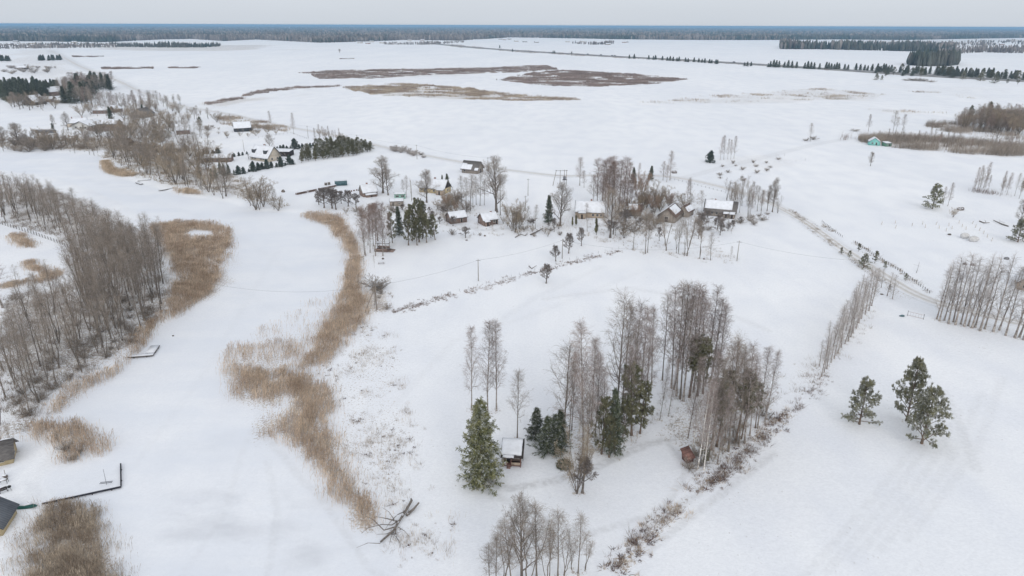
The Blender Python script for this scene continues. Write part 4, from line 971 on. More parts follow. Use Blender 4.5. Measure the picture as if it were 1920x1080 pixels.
# centre-left homestead
put([('oak', 718, 362, 300, 1.1), ('oak', 728, 366, 322, 1.1)], '{o} broad oak from the left on the snow beside the brown cottage', 'oaks beside the brown cottage')
put([('aspen', 762, 370, 331, 1.1), ('aspen', 757, 366, 337, 1.1), ('oak', 800, 380, 324, 1.05), ('aspen', 772, 378, 336, .3)],
    {'aspen': '{o} pruned grey tree from the left beside the mint hut', 'oak': 'round-topped lime tree in front of the yellow farmhouse'}, 'trees round the mint hut')
put([('spruce', 829, 350, 328, .7), ('spruce', 839, 351, 326, 1.0)], '{o} spruce from the left behind the yellow farmhouse', 'spruces behind the yellow farmhouse')
put([('aspen', 866, 388, 330, 1.0), ('aspen', 874, 392, 334, 1.1), ('aspen', 882, 395, 328, 1.2), ('aspen', 893, 384, 332, 1.0), ('aspen', 900, 386, 326, 1.1), ('oak', 931, 398, 304, 1.0), ('aspen', 938, 404, 330, 1.1), ('aspen', 908, 385, 336, 1.0), ('aspen', 887, 388, 340, .9)],
    {'aspen': '{o} tall bare tree from the left in the stand above the log sheds', 'oak': 'biggest dark oak of the homestead standing above the log sheds'}, 'tall trees above the log sheds')
scatter(['willow', 'rust_willow', 'shrub'], [(815, 390), (850, 372), (880, 398), (862, 402), (835, 398)], 11, 2.6, (4, 7), 'brown tangled', 'in the thicket between the pines and the log sheds', 'brown thicket', 5)
scatter(['willow', 'apple', 'aspen'], [(942, 410), (965, 396), (985, 410), (975, 432), (950, 432)], 9, 3, (4, 8), 'bare', 'beside the garden right of the log sheds', 'garden trees right of the log sheds', 6)
put([('apple', 608, 390, 357, 1.2), ('apple', 623, 391, 355, 1.2), ('apple', 630, 393, 360, 1.1), ('apple', 640, 382, 360, 1.1), ('apple', 653, 387, 360, 1.2), ('apple', 668, 390, 366, 1.1), ('apple', 598, 384, 362, 1.1)],
    '{o} old apple tree from the left in the orchard left of the brown cottage', 'old orchard trees')
put([('brown_birch', 684, 478, 396, .85), ('brown_birch', 686, 480, 388, .8), ('brown_birch', 694, 474, 384, .9), ('brown_birch', 704, 480, 380, .9), ('brown_birch', 712, 466, 384, .9), ('brown_birch', 718, 480, 382, .9), ('brown_birch', 700, 462, 382, .9), ('brown_birch', 690, 460, 386, .9), ('brown_birch', 724, 470, 392, .85), ('brown_birch', 708, 455, 380, 1.0), ('brown_birch', 730, 462, 400, .8)],
    '{o} white birch from the left in the clump by the lakeside shelter', 'birches by the lakeside shelter')
put([('pine', 736, 456, 400, .7), ('spruce', 750, 442, 388, .7), ('pine', 766, 460, 398, .85), ('pine', 773, 452, 386, .8), ('pine', 786, 454, 376, .85), ('pine', 792, 448, 382, .8), ('pine', 800, 455, 404, .95), ('pine', 816, 450, 404, .9), ('pine', 808, 446, 412, .9), ('pine', 782, 460, 410, .9)],
    {'pine': '{o} green pine from the left in the dense pine clump by the lakeside birches', 'spruce': 'thin snowy spruce between the birches and the pine clump'}, 'dense pine clump')
put([('apple', 873, 446, 428, 1.5), ('shrub', 848, 441, 426, .7), ('shrub', 900, 442, 434, .6), ('apple', 963, 430, 414, .8)],
    {'apple': '{o} low spreading apple tree from the left below the log sheds', 'shrub': '{o} twiggy little bush from the left below the log sheds'}, 'low garden trees', cat='small tree')
put([('aspen', 682, 505, 480, .5), ('aspen', 702, 502, 478, .5), ('aspen', 672, 540, 512, .6), ('aspen', 706, 584, 536, .35), ('shrub', 700, 540, 514, 1.4), ('shrub', 715, 543, 524, 1.2), ('shrub', 726, 580, 566, 1.0)],
    {'aspen': '{o} spindly sapling from the left on the shore by the shelter', 'shrub': '{o} tan bush from the left beside the timber power pole'}, 'shore saplings and bushes', cat='small tree')
# lane-side young pines
put([('pine', 1577, 477, 464, 1.2), ('pine', 1592, 484, 470, 1.2), ('pine', 1610, 471, 457, 1.2), ('broad_pine', 1619, 502, 476, 1.1), ('pine', 1640, 493, 471, 1.1), ('pine', 1659, 505, 491, 1.2), ('pine', 1698, 527, 514, 1.3), ('pine', 1667, 545, 534, 1.2)],
    '{o} young pine from the left along the snowy lane', 'young pines along the lane', cat='small tree')
put([('lower_birch', 1632, 528, 500, 1.3), ('lower_birch', 1643, 534, 503, 1.2), ('lower_birch', 1652, 540, 505, 1.2), ('lower_birch', 1663, 556, 512, 1.2), ('lower_birch', 1673, 562, 516, 1.2), ('lower_birch', 1640, 548, 516, 1.2)],
    '{o} frosty young birch from the left at the bend of the lane', 'frosty young birches at the bend')
# right field
put([('broad_pine', 1748, 391, 346, 1.0), ('broad_pine', 1908, 455, 414, 1.0), ('pine', 1918, 356, 340, 1.2)], '{o} snowy lone pine from the left on the upper right field', 'lone pines on the upper right field')
put([('birch', 1777, 386, 342, 1.0), ('birch', 1768, 384, 350, 1.0), ('oak', 1912, 425, 376, .7), ('willow', 1787, 407, 388, 1.2), ('oak', 1632, 311, 287, .8), ('aspen', 1519, 265, 231, 1.1)],
    {'birch': '{o} frosty birch from the left behind the lone pine', 'oak': '{o} round bare tree from the left on the upper right field', 'willow': 'tan rounded bush right of the lone snowy pine', 'aspen': 'solitary bare tree at the far field corner'}, 'single trees on the upper right field')
scatter(['birch', 'aspen'], [(1822, 350), (1880, 352), (1925, 366), (1925, 374), (1822, 362)], 18, 2.0, (6, 13), 'pale bare', 'in the short row at the right field edge', 'short row at the right edge', 7, .8, band=18)
put([('birch', 1350, 300, 257, .8), ('birch', 1357, 300, 254, .8), ('birch', 1364, 299, 260, .7), ('birch', 1376, 297, 255, .9), ('birch', 1370, 299, 262, .8)], '{o} frosty birch from the left in the group on the lane above the orchard field', 'frosty birches on the far lane')
put([('birch', 1628, 246, 214, 1.2), ('aspen', 1674, 250, 208, 1.2), ('birch', 1692, 244, 214, 1.4), ('aspen', 1680, 246, 220, 1.2), ('broad_pine', 1818, 222, 198, .8), ('pine', 1850, 226, 192, .9)],
    {'birch': '{o} white birch from the left above the brushwood strip', 'aspen': '{o} bare tree from the left above the brushwood strip', 'broad_pine': 'dark pine at the left tip of the right-hand wood', 'pine': 'pine inside the right-hand wood'}, 'trees above the brushwood strip', small=True)
scatter(['brown_birch', 'alder', 'willow', 'aspen'], [(1790, 246), (1815, 232), (1850, 226), (1935, 232), (1935, 258), (1860, 252)], 150, 3.6, (11, 17), 'grey bare', 'in the wood beyond the turquoise huts', 'wood beyond the turquoise huts', 8, 1.1, True, band=25)
put([('shrub', 1525, 262, 254, 1.8), ('shrub', 1512, 264, 258, 1.6), ('shrub', 1604, 246, 240, 2.2)], '{o} snowy bush from the left by the far field track', 'bushes by the far field track', cat='bush', small=True)
scatter(['shrub'], [(1330, 330), (1360, 305), (1440, 296), (1480, 300), (1450, 320), (1390, 345)], 16, 7, (1.2, 2.4), 'twiggy little', 'scattered on the field above the long farmhouse', 'bushes on the field above the farmhouse', 9, 1.2, True, 'bush', band=16)
scatter(['shrub'], [(1350, 425), (1400, 410), (1440, 402), (1450, 412), (1400, 425)], 8, 5, (1.2, 2.4), 'brown', 'on the open plot below the long farmhouse', 'bushes on the open plot', 10, 1.4, True, 'bush')

# ------------------------------------------------------------------ left lakeside wood
scatter(['alder', 'alder', 'aspen'], [(150, 520), (200, 530), (300, 560), (322, 582), (262, 622), (240, 650), (190, 655), (170, 600), (150, 560)], 44, 3.0, (17, 21), 'tall grey', 'on the wooded lake point', 'trees on the wooded lake point', 20, .85, band=15)
scatter(['alder', 'aspen'], [(190, 505), (230, 480), (290, 500), (318, 540), (300, 560), (240, 545)], 30, 3.4, (15, 19), 'tall grey', 'at the back of the lake point', 'trees at the back of the lake point', 21, .95, band=14)
scatter(['alder', 'alder', 'aspen'], [(-30, 412), (40, 420), (110, 442), (180, 480), (225, 500), (230, 470), (170, 430), (90, 395), (0, 372), (-30, 370)], 64, 3.6, (12, 16.5), 'grey leafless', 'in the wood beyond the small pond', 'wood beyond the small pond', 22, 1.0, band=16)
scatter(['alder', 'alder', 'aspen'], [(-20, 800), (50, 800), (90, 745), (150, 705), (230, 655), (170, 620), (90, 650), (0, 700)], 30, 4.2, (15, 19), 'grey leaning', 'on the shore at the left edge', 'trees on the left shore', 23, .85, band=15)
scatter(['alder', 'aspen'], [(-20, 690), (60, 660), (150, 610), (160, 560), (60, 590), (-20, 620)], 10, 7, (13, 16), 'sparse grey', 'between the pond and the left shore wood', 'sparse trees by the pond', 24, .9)
put([('birch', 5, 576, 450, 1.3)], 'weeping pale birch at the left edge beside the pond', None)
put([('aspen', 12, 852, 780, .9), ('aspen', 30, 850, 800, .8)], '{o} bare tree from the left behind the dark-roofed left cottage', 'trees behind the left cottage')
scatter(['willow', 'shrub'], [(110, 830), (150, 840), (145, 862), (115, 866)], 4, 1.6, (1.8, 3), 'tan brushy', 'at the reeds beyond the long jetty', 'bushes beyond the long jetty', 25, cat='bush')
# ------------------------------------------------------------------ far shore
scatter(['alder', 'aspen', 'willow'], [(205, 300), (240, 318), (300, 336), (345, 352), (395, 366), (400, 355), (350, 338), (300, 322), (250, 300), (215, 290)], 40, 4.0, (12, 17), 'dark slender', 'on the far lake shore', 'trees on the far lake shore', 30, 1.0, band=14)
scatter(['alder', 'willow', 'alder', 'aspen'], [(235, 296), (330, 318), (420, 332), (440, 318), (370, 290), (300, 268), (235, 262), (220, 280)], 58, 4.2, (10, 15), 'brown bare', 'in the village grove above the far shore', 'village grove above the far shore', 31, 1.35, band=16)
scatter(['willow', 'alder', 'aspen'], [(235, 255), (330, 265), (400, 275), (400, 258), (330, 240), (250, 226)], 30, 5.0, (10, 15), 'tan bare', 'round the village houses', 'trees round the village houses', 32, 1.4, True, band=15)
put([('alder', 402, 366, 305, 1.2), ('oak', 424, 368, 318, 1.0), ('alder', 418, 372, 320, 1.3)], {'alder': '{o} leaning alder from the left at the tip of the far shore', 'oak': 'wide spreading bare tree at the tip of the far shore'}, 'trees at the tip of the far shore')
put([('willow', 480, 392, 328, 1.15), ('alder', 470, 386, 334, 1.3), ('alder', 486, 392, 326, 1.2), ('willow', 494, 388, 336, 1.0), ('aspen', 514, 392, 350, 1.0), ('willow', 522, 394, 366, 1.2), ('aspen', 516, 386, 356, .9)],
    '{o} tangled bare tree from the left in the clump by the mouth of the bay', 'tangled clump by the bay')
# small conifers round the modern house
srow = [(430, 327), (447, 327, 311), (457, 325, 313), (467, 322, 316), (475, 321, 303), (485, 319, 305), (492, 317, 305), (501, 316, 299), (509, 314, 303), (519, 313, 305), (527, 312, 294), (535, 310, 304), (543, 308, 291), (549, 308, 298)]
put([('young_spruce', q[0], q[1], q[2], 1.0) for q in srow[1:]], '{o} small spruce from the left in the garden row before the modern house', 'garden row of small spruces', small=True, cat='small tree')
brow = [(432, 294, 287), (439, 294, 287), (448, 292, 285), (455, 291, 285), (463, 289, 284), (485, 281, 274), (497, 280, 270), (520, 279, 274), (526, 280, 272), (532, 280, 271), (538, 280, 273), (545, 279, 274), (553, 279, 260), (561, 278, 270), (567, 277, 269), (575, 277, 270), (582, 277, 268), (587, 274, 268)]
put([('young_spruce', a, b, c, 1.1) for a, b, c in brow], '{o} small spruce from the left in the line behind the modern house', 'line of small spruces behind the modern house', small=True, cat='small tree')
put([('oak', 507, 283, 254, 1.0)], 'pale bare tree behind the roof of the modern house', None)
put([('young_spruce', 401, 295, 282, 1.2), ('spruce', 384, 300, 280, .9), ('spruce', 390, 298, 276, .9), ('young_spruce', 409, 290, 277, 1.2), ('spruce', 414, 326, 304, 1.0), ('spruce', 421, 330, 308, 1.1), ('spruce', 429, 328, 308, 1.1), ('spruce', 405, 335, 312, 1.0), ('spruce', 398, 336, 316, 1.0), ('spruce', 374, 330, 306, .9), ('spruce', 439, 328, 318, 1.0)],
    '{o} dark spruce from the left round the low brown bungalow', 'spruces round the bungalow', small=True)
scatter(['pine', 'broad_pine', 'pine'], [(560, 306), (600, 301), (700, 286), (692, 274), (640, 268), (600, 272), (575, 285)], 118, 2.1, (4.2, 5.6), 'dense green young', 'in the pine plantation beside the lane', 'young pine plantation', 33, 1.35, True, band=24)
put([('birch', 600, 272, 233, .7), ('birch', 609, 270, 240, .7), ('birch', 592, 274, 240, .7), ('birch', 636, 262, 240, .8), ('birch', 630, 262, 244, .8), ('birch', 617, 262, 236, .8), ('birch', 622, 256, 244, .7)], '{o} thin birch from the left over the pine plantation', 'thin birches over the plantation', small=True)
put([('birch', 509, 236, 208, 1.2), ('birch', 551, 252, 212, .9), ('oak', 637, 99, 92, 1.6), ('pine', 375, 238, 220, 1.3), ('willow', 376, 216, 204, .6)],
    {'birch': '{o} tall white birch from the left along the lane above the barn', 'oak': 'solitary round tree far out on the white plain', 'pine': 'round dark pine on the slope above the village', 'willow': 'small round tree on the roadside above the village'}, 'birches along the lane', small=True)
scatter(['frost_shrub'], [(720, 272), (800, 292), (808, 298), (760, 292), (722, 278)], 12, 3.5, (1.8, 3.2), 'frosty round', 'beside the lane right of the plantation', 'frosty bushes by the lane', 34, 1.5, True, 'bush')
scatter(['willow', 'aspen'], [(585, 250), (640, 262), (655, 268), (650, 272), (600, 262)], 14, 2.5, (4, 8), 'brown bushy', 'along the lane above the plantation', 'bushes above the plantation', 35, 1.0, True)
scatter(['shrub', 'willow'], [(700, 535), (740, 540), (735, 575), (700, 570)], 7, 2, (1, 2.2), 'tan twiggy', 'on the snow round the timber power pole', 'bushes round the timber pole', 36, cat='bush')
scatter(['aspen', 'willow', 'oak'], [(0, 277), (60, 280), (180, 280), (240, 276), (230, 268), (100, 268), (0, 262)], 34, 6, (6, 13), 'grey bare', 'on the north shore at the upper left', 'north shore trees', 37, 1.1, True, band=17)
put([('willow', 153, 218, 194, 1.5), ('spruce', 208, 224, 200, 1.1), ('oak', 128, 244, 214, .9), ('spruce', 99, 242, 230, 1.1), ('oak', 101, 238, 217, .7), ('spruce', 269, 218, 196, .9)],
    {'willow': 'big golden brown willow behind the white villa', 'spruce': '{o} single dark spruce from the left in the upper left village', 'oak': '{o} wide bare tree from the left at the villa'}, 'single village trees', small=True)
put([('thuja', 156+3.2*i, 243, 235, 1.1) for i in range(3)]+[('thuja', 167+3.2*i, 242.5, 235, 1.1) for i in range(3)], '{o} dark clipped thuja from the left at the villa wall', 'clipped thujas at the villa', small=True, cat='small tree')
scatter(['spruce'], [(0, 192), (45, 192), (100, 182), (112, 172), (60, 168), (0, 170)], 90, 6, (12, 17), 'dark green', 'in the spruce plantation at the left edge', 'dark spruce plantation', 38, 1.1, True, band=23)
scatter(['brown_birch', 'aspen', 'spruce', 'alder'], [(112, 192), (175, 205), (175, 180), (215, 168), (205, 160), (120, 168)], 96, 6, (15, 21), 'tall grey', 'in the mixed wood above the villa', 'mixed wood above the villa', 39, 1.3, True, band=24)
scatter(['aspen', 'alder', 'birch'], [(175, 205), (280, 212), (345, 200), (350, 196), (270, 192), (180, 188)], 60, 7, (8, 14), 'grey bare', 'in the tree belt above the village', 'tree belt above the village', 40, 1.5, True, band=20)
scatter(['aspen', 'willow', 'oak'], [(0, 206), (110, 208), (110, 196), (60, 190), (0, 196)], 26, 7, (8, 13), 'bare', 'round the houses at the far left edge', 'trees round the far left houses', 41, 1.1, True, band=13)
scatter(['aspen', 'willow'], [(225, 240), (300, 250), (290, 262), (150, 262), (140, 250)], 26, 7, (5, 9), 'brown', 'between the villa and the lake', 'trees between the villa and the lake', 42, 1.3, True, band=13)
scatter(['frost_shrub', 'frost_shrub', 'willow'], [(0, 140), (100, 138), (110, 128), (20, 126)], 26, 12, (4, 8), 'frosty', 'on the meadow beyond the spruce plantation', 'frosty bushes on the far meadow', 43, 1.6, True, 'bush', band=13)
scatter(['spruce'], [(0, 115), (20, 115), (20, 113), (0, 113)], 12, 5, (9, 12), 'dark', 'in the left far clump beside the far road', 'left far spruce clump', 44, 1.4, True)
scatter(['spruce'], [(73, 114), (83, 114), (83, 112), (73, 112)], 8, 5, (9, 12), 'dark', 'in the middle far clump beside the far road', 'middle far spruce clump', 45, 1.4, True)
scatter(['spruce'], [(89, 114), (115, 113), (115, 111), (89, 112)], 14, 5, (9, 12), 'dark', 'in the right far clump beside the far road', 'right far spruce clump', 46, 1.4, True)
# roadside spruces along the highway
hs_ = [(1180, 110), (1189, 110), (1216, 111.5), (1225, 112), (1229, 112), (1242, 113), (1251, 114), (1256, 114), (1262, 114.5), (1269, 115), (1273, 115), (1285, 116), (1290, 116.5), (1301, 116.5), (1310, 117), (1316, 117.5), (1321, 118), (1330, 118.5), (1334, 119), (1342, 120), (1345, 120), (1396, 124), (1401, 124.5), (1408, 124), (1440, 126)]
put([('spruce', a, b, b-7.5-(i*5 % 3)*.7, 1.5) for i, (a, b) in enumerate(hs_)], '{o} spruce from the left in the left half of the highway row', 'spruces along the highway, left half', small=True)
hs2 = [(1037, 100.5), (1040, 100.5), (1072, 102), (961, 97), (937, 90)]
put([('spruce', a, b, b-5.5, 1.5) for a, b in hs2], '{o} tiny spruce from the left beside the distant part of the highway', 'distant highway spruces', small=True)
xs_ = [1444, 1450, 1455, 1460, 1470, 1477, 1484, 1493, 1508, 1514, 1520, 1526, 1536, 1548, 1553, 1558, 1563, 1568, 1572, 1583, 1589, 1604, 1612, 1620, 1626, 1634]
put([('spruce', a, 126+(a-1444)*.045, 126+(a-1444)*.045-11.5-(i*7 % 4), 1.25) for i, a in enumerate(xs_)], '{o} spruce from the left in the right half of the highway row', 'spruces along the highway, right half', small=True)
scatter(['spruce', 'pine', 'spruce'], [(1640, 134), (1760, 139), (1925, 147), (1925, 153), (1800, 147), (1680, 143), (1642, 138)], 84, 7, (9, 15), 'dark', 'in the conifer belt by the highway', 'conifer belt at the right', 47, 1.3, True, band=28)
put([('broad_pine', 1643, 150, 137, 1.0), ('broad_pine', 1653, 150, 141, .8), ('pine', 1660, 144, 135, 1.2), ('broad_pine', 1805, 150, 134, .9), ('broad_pine', 1838, 152, 136, 1.1), ('broad_pine', 1865, 156, 138, 1.1), ('pine', 1888, 157, 148, 1.3), ('pine', 1908, 158, 144, 1.3), ('shrub', 1712, 151, 145, 3.5), ('shrub', 1722, 152, 145, 3), ('shrub', 1732, 152, 147, 3), ('shrub', 1745, 154, 149, 3), ('shrub', 1700, 151, 147, 3.4)],
    {'broad_pine': '{o} rounded pine from the left in front of the highway belt', 'pine': '{o} small pine from the left in front of the highway belt', 'shrub': '{o} grey bush from the left on the field before the highway belt'}, 'lone trees before the highway belt', small=True)

# more growth round the yards and in the village
scatter(['shrub', 'willow', 'apple'], [(640, 398), (700, 392), (780, 398), (860, 400), (850, 425), (740, 402), (680, 415)], 22, 4, (1.8, 4.5), 'twiggy brown', 'in the yard below the mint hut', 'yard bushes below the mint hut', 70, 1.3, cat='bush', band=11)
scatter(['shrub', 'apple', 'willow'], [(940, 420), (1010, 405), (1060, 425), (1050, 445), (980, 450)], 18, 4, (1.5, 3.8), 'bare brown', 'in the garden left of the cream farmhouse', 'garden bushes left of the farmhouse', 71, 1.2, cat='bush', band=18)
scatter(['shrub', 'willow', 'apple'], [(1135, 425), (1165, 405), (1230, 400), (1240, 430), (1180, 450), (1140, 440)], 22, 3.6, (2, 5), 'tangled bare', 'between the farm shed and the sagging barn', 'bushes by the sagging barn', 72, 1.2, cat='bush', band=22)
scatter(['shrub', 'apple', 'aspen'], [(1290, 425), (1330, 415), (1400, 418), (1370, 440), (1310, 450)], 18, 3.6, (2, 5), 'bare', 'below the long farmhouse', 'bushes below the long farmhouse', 73, 1.2, cat='bush', band=18)
scatter(['willow', 'aspen'], [(1170, 400), (1200, 380), (1290, 375), (1300, 392), (1210, 400)], 16, 3.5, (3, 7), 'brown tangled', 'in the hedge behind the farm sheds', 'hedge behind the farm sheds', 74, 1.2, band=16)
scatter(['willow', 'aspen', 'alder'], [(150, 215), (260, 225), (340, 235), (420, 230), (380, 215), (300, 205), (180, 205)], 60, 6, (6, 11), 'grey-brown', 'among the upper village gardens', 'trees among the upper village gardens', 75, 1.5, True, band=20)
scatter(['shrub', 'willow'], [(390, 262), (470, 258), (560, 250), (440, 232), (380, 238)], 26, 6, (2, 5), 'twiggy', 'on the slope round the dark barn', 'bushes round the dark barn', 76, 1.3, True, 'bush', band=13)
scatter(['alder', 'willow', 'shrub'], [(0, 284), (110, 284), (190, 292), (195, 282), (110, 272), (0, 270)], 36, 5, (4, 9), 'brown', 'along the north lake shore', 'growth along the north shore', 77, 1.2, True, band=18)
scatter(['shrub'], [(130, 600), (230, 560), (300, 590), (240, 650), (120, 730), (60, 780), (20, 780), (60, 700)], 40, 4, (1.5, 3), 'grey twiggy', 'under the trees of the left shore', 'bushes under the left shore trees', 78, 1.1, cat='bush', band=20)
scatter(['shrub', 'willow'], [(1290, 880), (1340, 870), (1440, 770), (1430, 750), (1320, 830)], 22, 2.6, (1.5, 3.2), 'brown twiggy', 'under the trees beside the ditch', 'bushes beside the ditch', 79, 1.1, cat='bush', band=22)

scatter(['brown_birch', 'birch', 'aspen'], [(1630, 262), (1700, 258), (1800, 262), (1925, 274), (1925, 292), (1800, 286), (1690, 278)], 46, 5, (5, 9.5), 'thin grey', 'rising from the brushwood by the huts', 'thin trees in the brushwood strip', 80, .9, True, band=23)

put([('brown_birch', 1112, 384, 330, 1.3), ('brown_birch', 1183, 388, 335, 1.3), ('brown_birch', 1164, 404, 340, 1.2), ('brown_birch', 1140, 408, 345, 1.2)], '{o} low brown birch from the left at the skirts of the farm clump', 'low brown birches round the farm clump')
scatter(['rust_willow', 'willow', 'brown_birch'], [(1150, 402), (1200, 385), (1260, 385), (1300, 395), (1240, 402), (1170, 412)], 14, 4, (4.5, 8), 'warm brown', 'behind and between the farm sheds', 'brown trees among the farm sheds', 81, 1.1, band=14)
# ------------------------------------------------------------------ buildings
def snow_slab(name, parent, x0, x1, p0, p1, th, seed, jit=.12, nx=14, ny=6):
    """snow lying on a plane from p0=(y,z) to p1=(y,z), between x0 and x1"""
    rg = np.random.default_rng(seed); y0, z0 = p0; y1, z1 = p1
    ln = math.hypot(y1-y0, z1-z0); ny_, nz_ = -(z1-z0)/ln, (y1-y0)/ln
    if nz_ < 0: ny_, nz_ = -ny_, -nz_
    V = []; W = []
    for i in range(nx+1):
        for j in range(ny+1):
            u, v = i/nx, j/ny; e_ = min(i, nx-i, 1)*min(j, ny-j, 1) if min(i, nx-i, j, ny-j) == 0 else 1
            ju = rg.uniform(-jit, 0)*(1 if i == nx else -1 if i == 0 else 0); jv = rg.uniform(-jit, 0)*(1 if j == ny else -1 if j == 0 else 0)
            x = x0+(x1-x0)*u+ju; s = ln*v+jv; yy = y0+(y1-y0)*s/ln; zz = z0+(z1-z0)*s/ln
            t = th*(rg.uniform(.8, 1.1) if e_ else .55)
            V.append((x, yy+ny_*t, zz+nz_*t)); W.append((x, yy+ny_*.012, zz+nz_*.012))
    n = len(V); f = lambda i, j: i*(ny+1)+j; F = []
    for i in range(nx):
        for j in range(ny):
            F.append((f(i, j), f(i+1, j), f(i+1, j+1), f(i, j+1))); F.append((n+f(i, j), n+f(i, j+1), n+f(i+1, j+1), n+f(i+1, j)))
    for i in range(nx): F.append((f(i, 0), n+f(i, 0), n+f(i+1, 0), f(i+1, 0))); F.append((f(i, ny), f(i+1, ny), n+f(i+1, ny), n+f(i, ny)))
    for j in range(ny): F.append((f(0, j), f(0, j+1), n+f(0, j+1), n+f(0, j))); F.append((f(nx, j), n+f(nx, j), n+f(nx, j+1), f(nx, j+1)))
    return link(name, mk_mesh(name, V+W, [np.array(F)], [M['snow']], smooth=False), parent)
def wall_mesh(L_, W_, h, rh, mono=False, z0=-.5):
    a, b = L_/2, W_/2
    V = [(-a, -b, z0), (a, -b, z0), (a, b, z0), (-a, b, z0)]
    if mono: V += [(-a, -b, h), (a, -b, h), (a, b, h+rh), (-a, b, h+rh)]; F4 = [(3, 2, 1, 0), (0, 1, 5, 4), (2, 3, 7, 6), (1, 2, 6, 5), (3, 0, 4, 7), (4, 5, 6, 7)]; return V, F4, []
    V += [(-a, -b, h), (a, -b, h), (a, b, h), (-a, b, h), (-a, 0, h+rh), (a, 0, h+rh)]
    return V, [(3, 2, 1, 0), (0, 1, 5, 4), (2, 3, 7, 6), (1, 2, 6, 5), (3, 0, 4, 7), (4, 5, 9, 8), (6, 7, 8, 9)], [(5, 6, 9), (7, 4, 8)]
def window_on(root, L_, W_, side, u, z, w, h, kind='window', mat_=None):
    """side f/b/l/r; u along the wall"""
    t = .05
    def pl(mb, u0, u1, z0, z1, d0, d1):
        if side == 'f': mb.box(u0, u1, -W_/2-d1, -W_/2-d0, z0, z1)
        elif side == 'b': mb.box(u0, u1, W_/2+d0, W_/2+d1, z0, z1)
        elif side == 'l': mb.box(-L_/2-d1, -L_/2-d0, u0, u1, z0, z1)
        else: mb.box(L_/2+d0, L_/2+d1, u0, u1, z0, z1)
        return mb
    g = pl(MB(), u-w/2, u+w/2, z-h/2, z+h/2, -.03, .02).build(kind, mat_ or (M['window'] if kind == 'window' else M['wood_dark']), root)
    f = MB(); b = .09
    pl(f, u-w/2-b, u-w/2, z-h/2-b, z+h/2+b, -.02, t); pl(f, u+w/2, u+w/2+b, z-h/2-b, z+h/2+b, -.02, t)
    pl(f, u-w/2, u+w/2, z+h/2, z+h/2+b, -.02, t)
    if kind == 'window': pl(f, u-w/2, u+w/2, z-h/2-b, z-h/2, -.02, t+.03); pl(f, u-.03, u+.03, z-h/2, z+h/2, .02, t-.01)
    f.build('frame', M['frame'], g)
    return g
